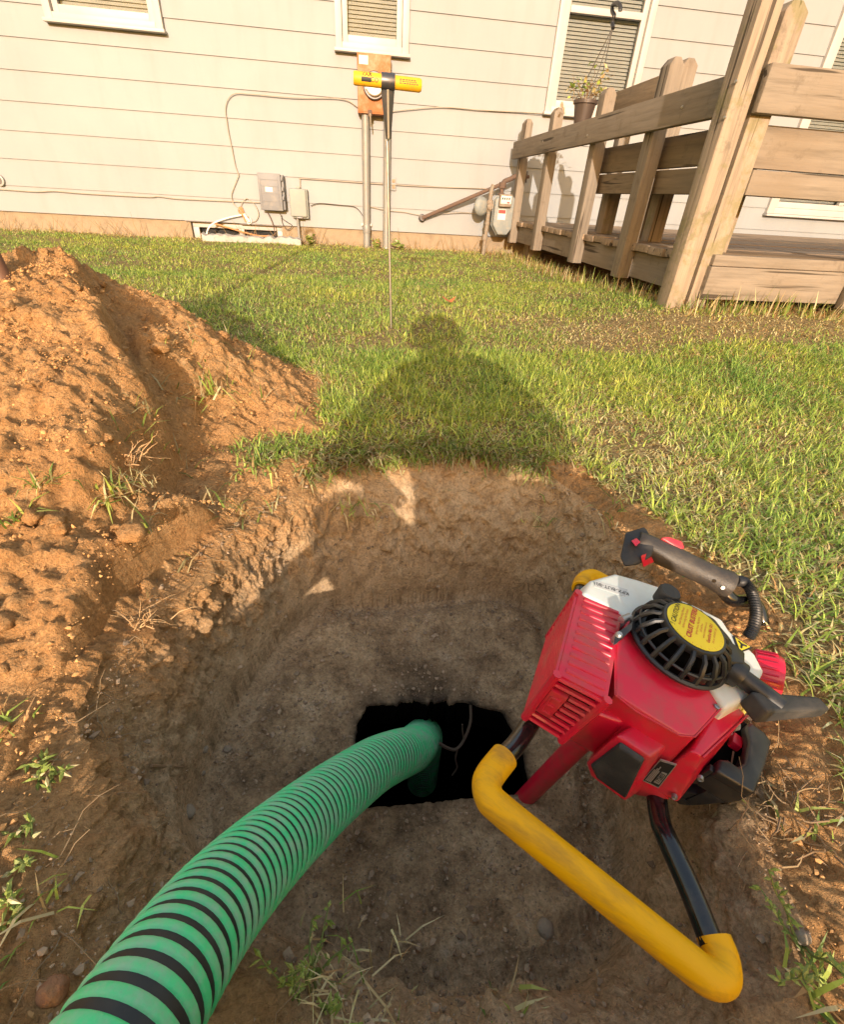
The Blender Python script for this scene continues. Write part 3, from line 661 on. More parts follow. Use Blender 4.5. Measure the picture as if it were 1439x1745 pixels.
cable('orange_cable', [Wp(*p, WY-.03) for p in ((362, 379), (385, 386), (412, 394), (440, 401), (465, 402))], .007, MAT['cable_orange'], 'orange cable lying across the basement window')
sp = thing('cable_splice', Wp(425, 379), 'tangle of spliced orange and white wires hanging on the siding', 'wiring')
m = MB()
for k in range(5):
    a = [Wp(408+k, 352), Wp(407+3*k, 360+2*k), Wp(414+2*k, 368), Wp(419+k, 378-k)]; m.tube(spline(a, 5), .004, 6)
m.build('orange_pair', MAT['cable_orange'], sp)
m = MB(); m.tube([Wp(416, 364), Wp(426, 378)], .011, 8); m.tube(spline([Wp(416, 366), Wp(420, 374), Wp(424, 381), Wp(429, 378), Wp(427, 371)], 5), .004, 6); m.build('splice_sleeve', MAT['white_plastic'], sp)

def make_meter():
    o = thing('electric_meter', (.19, WY-.06, -.42), 'rusty orange electric meter box on two gray conduits', 'electric meter')
    x0, x1, z0, z1 = .045, .325, .572, .958; yf = WY-.135
    MB().box((x0, yf, z0), (x1, WY-.015, z1)).build('enclosure', MAT['rust_box'], o, .006)
    MB().box((x0+.004, yf-.004, z0+.012), (x1-.012, yf-.0005, z1-.012)).build('cover', MAT['rust_box'], o, .0015)
    c = np.array([.185, yf, .755])
    g = MB().lathe(c, (0, -1, 0), [(.094, 0), (.094, .03), (.088, .036), (.076, .036), (.076, .02)], 40).build('meter_ring', MAT['steel'], o)
    gl = MB().lathe(c, (0, -1, 0), [(.074, .005), (.074, .055), (.066, .068), (.04, .072), (0.001, .073)], 40).build('meter_glass', MAT['tank'], o)
    MB().box((.11, yf-.066, .725), (.26, yf-.0655, .785)).build('dial_plate', MAT['paper'], gl)
    MB().box((x0+.015, yf-.006, .885), (x0+.09, yf-.005, .94)).build('sticker', MAT['paper'], o)
    MB().box((.13, yf-.012, z0-.02), (.165, yf-.003, z0+.025)).build('hasp', MAT['rust_pipe'], o, .002)
    MB().tube([(.15, yf-.012, z0+.0), (.152, yf-.014, z0-.04), (.155, yf-.012, z0-.09)], .006, 8).build('lock_tag', MAT['bright_steel'], o)
    for x in (.11, .303):
        q = MB().tube([(x, WY-.075, -.52), (x, WY-.075, z0+.005)], .034, 20).build('conduit', MAT['gray_pipe'], o)
        MB().tube([(x, WY-.075, -.33 if x < .2 else -.5), (x, WY-.075, -.26 if x < .2 else -.44)], .038, 20).build('coupling', MAT['gray_pipe'], q, .003)
    MB().box((.06, WY-.06, -.27), (.16, WY-.018, -.25)).build('strap', MAT['bright_steel'], o)
make_meter()
def make_nid():
    o = thing('utility_box', (-.76, WY-.05, -.185), 'dark gray plastic service box with ribbed door, mounted on the siding', 'utility box')
    x0, x1, z0, z1, yf = -.872, -.668, -.185, .10, WY-.115
    MB().box((x0+.008, yf+.03, z0+.008), (x1+.022, WY-.012, z1-.006)).build('back_case', MAT['gray_box'], o, .006)
    d = MB().box((x0, yf, z0), (x1, yf+.028, z1)).build('door', MAT['gray_box'], o, .008)
    m = MB()
    for z in (.055, .005, -.05, -.11): m.box((x0+.022, yf-.0035, z-.004), (x1-.03, yf+.002, z))
    m.box((x0+.018, yf-.004, z0+.03), (x0+.022, yf+.002, z1-.04)); m.box((x1-.03, yf-.004, z0+.03), (x1-.026, yf+.002, z1-.04)); m.build('rib', MAT['gray_box'], d, .001)
    MB().box((x0+.06, yf-.002, -.04), (x0+.125, yf-.0008, -.003)).build('sticker', MAT['paper'], d)
    for z in (.05, -.03, -.10): MB().box((x1+.001, yf+.004, z), (x1+.016, yf+.026, z+.03)).build('latch', MAT['gray_box'], o, .002)
    p = thing('junction_box', (-.515, WY-.05, -.235), 'smaller pale gray cable box beside the dark gray service box', 'junction box')
    x0, x1, z0, z1, yf = -.605, -.452, -.225, -.002, WY-.10
    MB().box((x0+.02, yf+.025, z0-.012), (x1+.012, WY-.012, z1)).build('back_case', MAT['sage_box'], p, .006)
    MB().box((x0, yf, z0), (x1, yf+.024, z1)).build('lid', MAT['sage_box'], p, .012, 3)
    MB().box((x0+.065, yf+.01, z1), (x0+.1, yf+.05, z1+.018)).build('hanger_tab', MAT['sage_box'], p, .003)
    MB().tube([(-.548, WY-.05, -.5), (-.548, WY-.05, -.235)], .012, 12).build('ground_pipe', MAT['gray_pipe'], p)
    MB().box((-.55, yf+.005, z0-.014), (-.49, yf+.02, z0-.001)).build('latch', MAT['steel'], p, .002)
make_nid()
v = thing('wall_vent', (-3.095, WY-.02, -.075), 'small round vent cap at the left end of the siding', 'vent')
MB().lathe((-3.10, WY-.012, -.075), (0, -1, 0), [(.045, 0), (.045, .02), (.034, .024), (.034, .006)], 24).build('rim', MAT['trim'], v)
MB().lathe((-3.10, WY-.012, -.075), (0, -1, 0), [(.033, 0), (.033, .012)], 24).build('grille', MAT['steel'], v)
o_ = thing('wall_outlet', (.36, WY-.02, .05), 'small flat cover with two sockets right of the conduits', 'outlet')
MB().box((.345, WY-.024, .03), (.395, WY-.014, .135)).build('cover_plate', MAT['siding'], o_, .003)
for z in (.045, .092): MB().box((.355, WY-.0265, z), (.385, WY-.0245, z+.028)).build('socket', MAT['found'], o_, .001)

def make_gas():
    o = thing('gas_meter', (1.42, 5.3, -.36), 'gray gas meter with rusty pipes against the wall beside the deck', 'gas meter')
    y = 5.27; x0, x1, zb, zt = 1.315, 1.525, -.275, .035
    pf = [(x0+.02, zt), (x1-.02, zt), (x1, zt-.03), (x1, zb+.08), (x1-.06, zb), (x0+.06, zb), (x0, zb+.08), (x0, zt-.03)]
    MB().prism(pf, 1, y-.055, y+.0).build('front_case', MAT['gas_gray'], o, .014, 3)
    MB().prism([(a+.012, c) for a, c in pf], 1, y+.002, y+.09).build('back_case', MAT['gas_gray'], o, .014, 3)
    m = MB(); m.prism([((a-1.42)*1.06+1.42, (c+.12)*1.05-.12) for a, c in pf], 1, y-.006, y+.008); m.build('flange', MAT['gas_gray'], o, .003)
    d = MB().box((1.345, y-.10, -.045), (1.465, y-.056, .055)).build('index_box', MAT['old_paint_pipe'], o, .01, 3)
    MB().box((1.355, y-.104, -.02), (1.455, y-.1005, .043)).build('dial_window', MAT['paper'], d, .001)
    for k in range(4): MB().box((1.365+.021*k, y-.1055, .012), (1.377+.021*k, y-.1043, .03)).build('digit', MAT['black_ink'], d)
    MB().box((1.415, y-.1055, -.015), (1.442, y-.1043, -.004)).build('red_mark', MAT['red_ink'], d)
    s = MB().box((1.352, y-.058, -.15), (1.43, y-.0555, -.065)).build('sticker', MAT['paper'], o)
    MB().box((1.356, y-.0595, -.098), (1.426, y-.0585, -.069)).build('red_band', MAT['red_ink'], s)
    for x in (1.385, 1.535):
        MB().tube([(x, y+.02, zt-.01), (x, y+.02, .11)], .020, 14).lathe((x, y+.02, .035), (0, 0, 1), [(.032, 0), (.032, .028)], 8).lathe((x, y+.02, .10), (0, 0, 1), [(.034, 0), (.034, .045), (.028, .05)], 14).build('union', MAT['rust_pipe'], o, .002)
    MB().tube(spline([(1.385, y+.02, .13), (1.40, y+.02, .155), (1.45, y+.02, .175), (1.50, y+.02, .20), (1.535, y+.02, .19), (1.535, y+.02, .14)], 4), .021, 14).build('bypass_pipe', MAT['rust_pipe'], o)
    vv = MB().lathe((1.545, y+.02, .195), (1, 0, .1), [(.017, 0), (.017, .03), (.032, .032), (.032, .05), (.014, .052), (.014, .085)], 12).build('valve', MAT['rust_pipe'], o)
    MB().box((1.60, y+.012, .155), (1.612, y+.028, .245)).build('valve_handle', MAT['steel'], vv, .003)
    a, b = np.array([.655, 5.43, -.178]), np.array([1.36, 5.30, .125])
    MB().tube([a, b], .017, 14).build('inlet_pipe', MAT['rust_pipe'], o)
    MB().lathe(a+np.array([0, .055, 0]), (0, -1, 0), [(.034, 0), (.034, .02), (.024, .024), (.024, .06)], 16).build('wall_elbow', MAT['steel'], o)
    MB().tube([(1.262, 5.26, -.47), (1.27, 5.26, -.2), (1.277, 5.26, .09), (1.29, 5.27, .12)], .019, 14).lathe((1.262, 5.26, -.33), (0, 0, 1), [(.028, 0), (.028, .05)], 8).lathe((1.27, 5.26, -.20), (0, 0, 1), [(.025, 0), (.025, .025)], 8).build('riser_pipe', MAT['old_paint_pipe'], o, .002)
    r = MB().lathe((1.272, 5.23, -.045), (0, 1, .0), [(.03, -.02), (.03, .03)], 10).lathe((1.275, 5.26, -.085), (0, 0, 1), [(.030, 0), (.034, .02), (.034, .07), (.026, .09)], 14).build('regulator_body', MAT['old_paint_pipe'], o, .002)
    MB().lathe((1.195, 5.26, -.05), unit([.45, -1, .1]), [(.03, -.05), (.072, -.02), (.080, 0), (.072, .02), (.05, .034), (.02, .038)], 26).tube([(1.20, 5.26, -.05), (1.27, 5.26, -.05)], .018, 10).build('regulator', MAT['gas_gray'], o)
make_gas()

# ================================================================ the weathered deck with its bench backs
def make_deck():
    o = thing('deck', (2.6, 2.2, -.40), 'weathered low wooden deck with leaning rail posts and bench boards', 'deck')
    X0, YF, ZF = 1.575, 2.13, -.155
    rs = np.random.RandomState(5)
    # floor boards run along the house
    y = YF; k = 0
    while y < 5.42:
        w = .138; z = ZF+rs.normal()*.002
        MB().box((X0-.03+rs.normal()*.006, y, z-.036), (5.6, y+w, z)).build('deck_board', MAT['wfloor'], o, .004); y += w+.007; k += 1
    # rims
    MB().box((X0, YF+.04, -.325), (X0+.038, 5.44, ZF-.04)).build('rim_board', MAT['wy'], o, .003)
    MB().box((X0-.06, YF-.02, -.315), (5.6, YF+.018, -.186)).build('rim_board', MAT['wx'], o, .003)
    MB().box((X0-.055, YF-.012, -.184), (5.6, YF+.03, -.142)).build('edge_strip', MAT['wx'], o, .004)
    def post(x0, x1, y0, y1, z0, z1, mat, cut=.03):
        m = MB(); xm, ym = (x0+x1)/2, (y0+y1)/2; c = min(cut, (x1-x0)*.3)
        m.loft([(x0, y0, z0), (x1, y0, z0), (x1, y1, z0), (x0, y1, z0)], [(x0, y0, z1-cut), (x1, y0, z1-cut), (x1, y1, z1-cut), (x0, y1, z1-cut)])
        v = [(x0, y0, z1-cut), (x1, y0, z1-cut), (x1, y1, z1-cut), (x0, y1, z1-cut)]
        t = [(x0+c, y0+c*.4, z1), (x1-c, y0+c*.4, z1), (x1-c, y1-c*.4, z1), (x0+c, y1-c*.4, z1)]
        m = MB(); m.add([(x0, y0, z0), (x1, y0, z0), (x1, y1, z0), (x0, y1, z0)]+v+t, [(3, 2, 1, 0)]+[(i, (i+1) % 4, 4+(i+1) % 4, 4+i) for i in range(4)]+[(4+i, 4+(i+1) % 4, 8+(i+1) % 4, 8+i) for i in range(4)]+[(8, 9, 10, 11)])
        return m.build('post', mat, o, .005)
    # side rail posts stand outside the rim, the rail outside the posts
    for y, zt in ((5.25, .612), (4.50, .604), (3.63, .598), (2.93, .612)): post(1.499, 1.572, y-.045, y+.045, -.335, zt, MAT['wz'])
    MB().box((1.458, 2.222, .328), (1.496, 5.36, .456)).build('rail', MAT['wy'], o, .006)
    MB().box((1.60, 4.05, .468), (1.70, 5.0, .49)).build('rail_cap', MAT['wy'], o, .004)
    # corner posts and front rail
    post(1.372, 1.455, 2.128, 2.214, -.42, .655, MAT['wz_moss'], .02)
    post(1.478, 1.566, 2.140, 2.225, -.40, .625, MAT['wz_moss'])
    MB().box((1.468, 2.100, .318), (5.6, 2.137, .456)).build('rail', MAT['wx'], o, .008)
    for x in (2.32, 3.1, 3.9, 4.7): post(x, x+.088, 2.140, 2.225, -.40, .62, MAT['wz'])
    post(2.19, 2.25, 2.070, 2.106, -.33, -.12, MAT['wz'], .004)
    # bench backs and the board under them, front and side
    MB().box((1.567, 2.19, .163), (5.6, 2.226, .300)).build('bench_board', MAT['wx'], o, .006)
    MB().box((1.567, 2.135, .071), (5.6, 2.222, .156)).build('bench_rail', MAT['wx'], o, .006)
    MB().box((1.602, 2.24, .186), (1.64, 3.86, .318)).build('bench_board', MAT['wy_dark'], o, .006)
    MB().box((1.596, 2.24, .075), (1.66, 3.90, .178)).build('bench_rail', MAT['wy_dark'], o, .006)
    MB().box((1.66, 2.27, .10), (2.06, 3.86, .138)).build('bench_seat', MAT['wy'], o, .005)
    MB().box((2.06, 2.23, .10), (5.6, 2.62, .138)).build('bench_seat', MAT['wx'], o, .005)
    for x, y in ((1.70, 2.42), (1.72, 3.7), (1.72, 3.05), (3.2, 2.45)): MB().box((x, y, ZF), (x+.085, y+.085, .099)).build('bench_leg', MAT['wz_moss'], o, .004)
    # far bench back
    MB().box((1.80, 3.40, .555), (1.835, 4.28, .665)).build('bench_back', MAT['wy_dark'], o, .006)
    post(1.79, 1.875, 3.30, 3.385, ZF, .70, MAT['wz']); post(1.84, 1.92, 4.0, 4.08, ZF, .64, MAT['wz'])
    MB().box((1.64, 3.93, .455), (1.70, 4.9, .47)).build('ledge', MAT['wy_dark'], o, .003)
    m = MB()
    for p in ((1.37, 2.127, .30), (1.37, 2.127, .40), (1.457, 2.6, .39), (1.457, 3.63, .37), (1.457, 4.5, .40)): m.lathe(p, (-1, -.3, 0), [(.006, 0), (.006, .003), (.004, .004)], 10)
    m.build('nail_heads', MAT['bright_steel'], o)
    for x, y in ((1.7, 2.3), (1.7, 5.2), (3.6, 2.3), (5.4, 2.3)): MB().box((x, y, -.8), (x+.14, y+.14, -.2)).build('footing', MAT['wz_moss'], o, .004)
make_deck()
def make_basket():
    b = onX(992, 212, 1.665); o = thing('hanging_basket', b, 'brown plastic hanging pot with a dead straggly plant on the deck rail', 'hanging basket')
    R = .085; c = b
    MB().lathe(c, (0, 0, 1), [(.055, 0), (.058, .012), (.075, .11), (.086, .115), (.086, .135), (.078, .135), (.074, .115), (.01, .112)], 30).build('pot', MAT['pot'], o)
    top = onX(1046, 45, 1.72)
    hk = onX(1050, 10, 1.72); m = MB()
    f = lambda px, py: onX(px, py, 1.72)
    m.tube(spline([f(1046, 48), f(1045, 38), f(1048, 26), f(1045, 20), f(1044.5, 13), f(1047, 7), f(1053, 5), f(1058, 9), f(1058.5, 16), f(1058, 19)], 5), .0125, 8).build('hook', MAT['black_plastic'], o)
    m = MB()
    for a in (.3, 2.4, 4.5):
        p = c+np.array([.083*cos(a), .083*sin(a), .13]); m.tube([p, p*.5+top*.5+np.array([.006*cos(a), .006*sin(a), -.02]), top], .0028, 5)
    m.build('hanger_wires', MAT['cable_dark'], o)
    rs = np.random.RandomState(8); m = MB(); lv = []
    for k in range(26):
        p = c+np.array([rs.normal()*.03, rs.normal()*.03, .11]); d = unit([rs.normal()*.8, rs.normal()*.8, 1.2]); pts = [p]
        L = .08+.22*rs.rand()
        for q in range(6):
            d = unit(d+rs.normal(size=3)*.3-np.array([0, 0, .22*(q > 2)])); p = p+d*L/6; pts.append(p)
            if q > 1 and rs.rand() < .75: lv.append((p, d))
        m.tube(pts, [.0022, .002, .0018, .0016, .0014, .0012, .0008], 4, False)
    m.build('dead_stems', plain('dead_stem', (.22, .13, .06), .9), o)
    P = np.array([q[0] for q in lv]); n = len(P)
    v, f_, cc = blades(P, .03+.025*rs.rand(n), .016+.01*rs.rand(n), rs.rand(n)*6.28, .8+1.2*rs.rand(n), np.where(rs.rand(n, 1) < .5, GREENS[rs.randint(0, 5, n)]*1.3, STRAWS[rs.randint(0, 5, n)]))
    big_mesh('foliage', v, f_, MAT['leaf'], o, False, cc)
make_basket()

# ================================================================ septic tank under the opening, suction hose, probe
def make_tank():
    o = thing('septic_tank', (.14, .5, -1.95), 'black interior of the buried concrete tank below the ragged opening in the pit floor', 'septic tank')
    m = MB(); a, b = (-.45, .05), (.75, 1.1)
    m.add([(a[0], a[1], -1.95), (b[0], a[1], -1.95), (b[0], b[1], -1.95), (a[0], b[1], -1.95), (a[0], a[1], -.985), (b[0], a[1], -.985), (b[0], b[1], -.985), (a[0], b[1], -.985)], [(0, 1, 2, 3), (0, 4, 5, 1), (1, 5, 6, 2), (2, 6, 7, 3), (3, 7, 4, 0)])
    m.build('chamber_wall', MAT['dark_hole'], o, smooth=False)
    # the slab round the opening, seen as its broken edge
    n = 420; th = np.linspace(-pi, pi, n, endpoint=False); r = pol(RO2, th); c, s = np.cos(th), np.sin(th)
    e = 0*c; m = MB()
    ring = lambda rr, z: [(PC[0]+rr[i]*c[i], PC[1]+rr[i]*s[i], z) for i in range(n)]
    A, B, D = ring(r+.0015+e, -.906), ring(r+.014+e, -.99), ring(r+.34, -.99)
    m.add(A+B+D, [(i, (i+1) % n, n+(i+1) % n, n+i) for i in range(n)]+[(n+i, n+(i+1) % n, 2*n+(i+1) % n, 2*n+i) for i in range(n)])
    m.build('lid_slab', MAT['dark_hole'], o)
make_tank()
rt_ = tag(MB().tube(spline([(.225, .60, -.91), (.222, .575, -.935), (.205, .55, -.96), (.185, .535, -.965), (.165, .535, -.955), (.15, .54, -.945)], 5), [.0035]*26, 5).tube(spline([(.19, .537, -.965), (.185, .525, -.985), (.19, .52, -1.01), (.18, .515, -1.03)], 4), .002, 4).tube([(.205, .55, -.96), (.202, .56, -.935), (.198, .556, -.91)], .0018, 4).build('dangling_root', plain('bare_root', (.10, .07, .045), .9)), 'bare forked root dangling across the dark tank opening', 'root')

def make_hose():
    kp = np.array([(-1.6, -3.2, -.50), (-1.25, -2.0, -.49), (-.8, -1.0, -.475), (-.42, -.4, -.455), (-.26, -.12, -.445), (-.205, -.01, -.440), (-.160, .076, -.450), (-.148, .122, -.480), (-.137, .163, -.515), (-.119, .211, -.565), (-.091, .268, -.625), (-.051, .338, -.700), tuple(ray(640, 1301)*.80), tuple(ray(680, 1284)*.885), tuple(ray(704, 1277)*.965), tuple(ray(704, 1277)*.965+np.array([.024, .052, -.060])), tuple(ray(704, 1277)*.965+np.array([.048, .115, -.145])), tuple(ray(704, 1277)*.965+np.array([.062, .16, -.28])), tuple(ray(704, 1277)*.965+np.array([.066, .18, -.5]))])
    d = np.r_[0, np.cumsum(np.linalg.norm(np.diff(kp, axis=0), axis=1))]; g = np.arange(0, d[-1], .005); pp = np.stack([np.interp(g, d, kp[:, k]) for k in range(3)], -1)
    ker = np.hanning(31); ker /= ker.sum(); path = np.stack([np.convolve(np.r_[2*pp[0, k]-pp[15:0:-1, k], pp[:, k], 2*pp[-1, k]-pp[-2:-17:-1, k]], ker, 'valid') for k in range(3)], -1)
    P = np.array(path); seg = np.r_[0, np.cumsum(np.linalg.norm(np.diff(P, axis=0), axis=1))]; L = seg[-1]
    def at(s): return np.stack([np.interp(s, seg, P[:, k]) for k in range(3)], -1)
    o = thing('suction_hose', (-.2, 0, -.5), 'thick green corrugated suction hose running down into the tank opening', 'hose')
    r0 = .0415; ns = 900; S = np.linspace(0, L, ns); Q = at(S); T = np.gradient(Q, axis=0); T /= np.linalg.norm(T, axis=1)[:, None]
    A = np.zeros_like(Q); a = np.array([1., 0, 0])
    for i in range(ns): a = a-T[i]*(a@T[i]); a = a/np.linalg.norm(a); A[i] = a
    B = np.cross(T, A)
    k = 40; ph = np.arange(k)*2*pi/k
    V = (Q[:, None]+r0*(A[:, None]*np.cos(ph)[None, :, None]+B[:, None]*np.sin(ph)[None, :, None])).reshape(-1, 3)
    i = np.arange(ns-1)[:, None]*k; j = np.arange(k)[None]; F = np.stack([i+j, i+(j+1) % k, i+k+(j+1) % k, i+k+j], -1).reshape(-1, 4)
    big_mesh('hose_wall', V, F, MAT['hose_black'], o)
    # one green spiral rib wound round the black wall
    pitch = .0122; m = 40; nn = int(L/pitch*m); t = np.arange(nn+1)/m; s = np.clip(t*pitch, 0, L-.001)
    Qc, c7 = [], 9
    w = pitch*.63
    for q in range(c7):
        x = -1+2*q/(c7-1); ss = np.clip(s+x*w*.5, 0, L)
        C = at(ss); fr = np.clip(ss/L*(ns-1), 0, ns-1); i0 = np.minimum(fr.astype(int), ns-2); ff = (fr-i0)[:, None]
        a = A[i0]*(1-ff)+A[i0+1]*ff; b = B[i0]*(1-ff)+B[i0+1]*ff
        r = r0-.0006+.0026*np.sqrt(max(0, 1-abs(x)**3.2)); an = (2*pi*t)[:, None]
        Qc.append(C+r*(a*np.cos(an)+b*np.sin(an)))
    V = np.stack(Qc, 1).reshape(-1, 3); i = np.arange(nn)[:, None]*c7; j = np.arange(c7-1)[None]; F = np.stack([i+j, i+j+1, i+c7+j+1, i+c7+j], -1).reshape(-1, 4)
    big_mesh('spiral_rib', V, F, MAT['hose'], o)
make_hose()

def make_probe():
    b = np.array([.133, 1.959, -.44]); o = thing('soil_probe', b, 'steel T-handle soil probe with a yellow crossbar pushed into the lawn', 'soil probe')
    yd = 1.959; T = np.array([.108, yd, .292]); n = unit(T-b)
    f = lambda px, py: onY(px, py, yd)
    MB().tube([b-n*.25, f(660.5, 240)], .0046, 12).build('rod', MAT['bright_steel'], o)
    h0, h1 = f(603, 132), f(719, 145.5); hd = unit(h1-h0); r = .0175
    hb = MB().lathe(h0, hd, [(r*.86, 0), (r, .004), (r, np.linalg.norm(h1-h0)-.006), (r*.8, np.linalg.norm(h1-h0))], 28).build('crossbar', MAT['probe_yellow'], o)
    c = f(662, 138.5)
    MB().lathe(c-hd*.021, hd, [(r+.0035, 0), (r+.0035, .042)], 28).build('sleeve', MAT['steel'], o, .001)
    # folded steel gusset tapering down the shaft
    a = [f(650, 152), f(673, 155)]; e = [f(658.5, 236), f(667, 237)]
    q = np.array([0, -.012, 0]); mid0, mid1 = (a[0]+a[1])/2, (e[0]+e[1])/2
    m = MB(); m.add([a[0]+q*.1, mid0+q*1.2, a[1]+q*.1, e[0]+q*.1, mid1+q, e[1]+q*.1, a[0]-q*.5, a[1]-q*.5, e[0]-q*.5, e[1]-q*.5], [(0, 1, 4, 3), (1, 2, 5, 4), (6, 8, 9, 7), (0, 3, 8, 6), (2, 7, 9, 5), (0, 6, 7, 2, 1), (3, 4, 5, 9, 8)])
    m.build('gusset', MAT['steel'], o, .0015)
    MB().tube([mid0+q*1.2, mid1+q*1.1, f(661.5, 238)+q*.6], .0038, 8).build('weld_bead', MAT['bright_steel'], o)
    up = unit(np.cross(np.array([0, -1., 0]), hd)); up = up if up[2] > 0 else -up
    def wt(body, px, py, size, **k): text('lettering', body, size, f(px, py)+np.array([0, -r, 0]), hd, up, MAT['black_ink'], hb, wrap=None, lift=.0008, **k)
    P = f(632, 137); 
    def wrapped(body, along, ang, size, bold=0.):
        ctr = f(622, 134.3)+hd*along; nn = unit(np.array([0, -1, 0])-hd*(np.array([0, -1, 0])@hd)); yy = np.cross(nn, hd); yy = yy if yy[2] > 0 else -yy
        d = unit(nn*cos(ang)+yy*sin(ang)); u2 = unit(-nn*sin(ang)+yy*cos(ang)); text('lettering', body, size, ctr+d*r, hd, u2, MAT['black_ink'], hb, wrap=r, bold=bold)
    wrapped('VAR', .006, .62, .0165, .03); wrapped('CO', .030, -.12, .016, .01)
    ctr = f(622, 134.3)+hd*.004; nn = np.array([0, -1., 0]); a0 = []
    m = MB()
    for k in range(9):
        an = -.45+.62*k/8; d = nn*cos(an)+up*sin(an); a0.append((ctr-hd*.014+d*(r+.0005), ctr+hd*.016+d*(r+.0005)))
    m.add([p for q_ in a0 for p in q_], [(2*k, 2*k+1, 2*k+3, 2*k+2) for k in range(8)]); m.build('logo_block', MAT['black_ink'], hb)
    for k, an in enumerate((.35, .1, -.15)):
        d = nn*cos(an)+up*sin(an); c0 = f(703, 143)+d*(r+.0004); m = MB(); rs = np.random.RandomState(k)
        x = -.040
        while x < .012:
            w = .003+.006*rs.rand(); m.add([c0+hd*x-up*.0012, c0+hd*(x+w)-up*.0012, c0+hd*(x+w)+up*.0012, c0+hd*x+up*.0012], [(0, 1, 2, 3)]); x += w+.0022
        m.build('small_print', MAT['black_ink'], hb)
make_probe()

# ================================================================ powered tank agitator standing in the pit
MC = ray(1185, 1068)*.56; MP = onZ(888, 1367, -.93)
MN = unit(MC-MP); _e = np.array([.777, -.63, 0.]); MU = unit(_e-MN*(_e@MN)); MV = np.cross(MN, MU)
def ML(u, v, w): return MC+u*MU+v*MV+w*MN
def MM(px, py, w):                                # local (u, v, w) of a point at height w on the machine
    r = ray(px, py); P = r*((MN@MC+w)/(MN@r))-MC; return (P@MU, P@MV, w)
def lerp(a, b, t): return tuple(np.asarray(a)*(1-t)+np.asarray(b)*t)
def make_machine():
    o = thing('power_agitator', ML(0, 0, -.62), 'red gasoline engine agitator with yellow handlebar standing in the pit', 'power tool')
    X = lambda: MB(ML)
    red, blk = MAT['red'], MAT['black_plastic']
    # shaft and gear case
    sh = X().lathe((0, 0, 0), (0, 0, 1), [(.0155, -.95), (.0165, -.30), (.019, -.24), (.026, -.205)], 24).build('shaft_tube', red, o)
    X().hull([(-.055, -.085, -.13), (.03, -.09, -.13), (.07, .03, -.13), (-.055, .06, -.13), (-.03, -.035, -.20), (.03, -.035, -.20), (.03, .03, -.20), (-.03, .03, -.20), (-.018, -.018, -.232), (.018, -.018, -.232), (.018, .018, -.232), (-.018, .018, -.232)]).build('gear_case', red, o, .006)
    X().hull([(-.060, -.128, -.085), (-.060, -.122, -.158), (-.015, -.112, -.085), (-.012, -.105, -.170), (-.035, -.055, -.192), (.005, -.05, -.196), (-.062, .0, -.155), (-.062, .0, -.09), (.02, .0, -.16)]).build('gear_cover', red, o, .006, 3)
    # engine shroud
    b = X().hull([(-.066, -.045, -.043), (-.045, .09, -.045), (.07, .09, -.05), (.079, -.004, -.047), (-.043, -.112, -.055), (-.017, -.112, -.058), (.030, -.108, -.055), (.043, -.101, -.051), (-.035, -.106, -.135), (.05, -.108, -.135), (.085, -.02, -.13), (.075, .09, -.13), (-.055, .09, -.13), (-.064, -.06, -.11)]).build('shroud', red, o, .005, 3)
    X().hull([(-.015, -.095, -.056), (.028, -.093, -.053), (.066, -.015, -.046), (.03, .03, -.05), (-.035, .02, -.05), (-.036, -.045, -.046), (.026, -.095, -.075), (-.013, -.097, -.075), (.064, -.01, -.06), (-.03, -.04, -.06)]).build('shroud_panel', red, b, .004, 3)
    X().hull([(.048, -.108, -.066), (.060, -.107, -.064), (.103, -.01, -.062), (.075, -.0, -.06), (.045, -.112, -.150), (.083, -.108, -.150), (.108, -.01, -.135), (.07, .0, -.14)]).build('side_cover', red, o, .004, 3)
    X().hull([(.02, -.113, -.145), (.052, -.112, -.145), (.078, -.108, -.15), (.02, -.108, -.178), (.052, -.108, -.182), (.07, -.09, -.17), (.02, -.06, -.17)]).build('lower_lip', red, o, .003)
    kb = X().hull([(-.020, -.132, -.086), (.018, -.132, -.084), (.041, -.088, -.080), (.004, -.085, -.080), (-.021, -.132, -.158), (-.006, -.130, -.176), (.038, -.130, -.176), (.055, -.10, -.17), (-.01, -.085, -.17)]).build('intake_box', red, o, .004, 3)
    X().loft([(-.014, -.1325, -.090), (.0155, -.1325, -.089), (.0345, -.1325, -.163), (-.004, -.1325, -.164), (-.0175, -.1325, -.153)], [(-.012, -.138, -.094), (.0135, -.138, -.093), (.0315, -.138, -.160), (-.003, -.138, -.161), (-.0155, -.138, -.150)]).build('rubber_pad', MAT['rubber'], kb, .0025)
    sm = X()
    for pts in ([(-.043, -.1125, -.056), (-.017, -.1128, -.0585), (.030, -.1088, -.0558), (.043, -.1018, -.0518), (.0795, -.0045, -.0478)], [(-.0665, -.0455, -.044), (-.0435, -.1122, -.056), (-.036, -.1068, -.134)], [(.0605, -.1078, -.0645), (.1035, -.0105, -.0625)]): sm.tube(pts, .0011, 6)
    sm.build('moulded_edge', MAT['red'], b)
    for p, d in (((.046, -.1095, -.128), (0, -1, 0)), ((-.026, -.1085, -.122), (0, -1, 0)), ((.074, -.1115, -.09), (.1, -1, 0)), ((.074, -.1125, -.138), (.1, -1, 0)), ((-.05, -.06, -.0475), (0, 0, 1)), ((.06, -.045, -.0475), (0, 0, 1))):
        X().lathe(p, d, [(.0032, -.003), (.0032, .0010), (.0020, .0015), (.0016, .0004)], 12).build('screw', MAT['zinc'], o)
    # data plate on the front of the shroud
    q = [(.039, -.1135, -.144), (.0335, -.1135, -.097), (.0475, -.1135, -.089), (.0555, -.1135, -.138)]
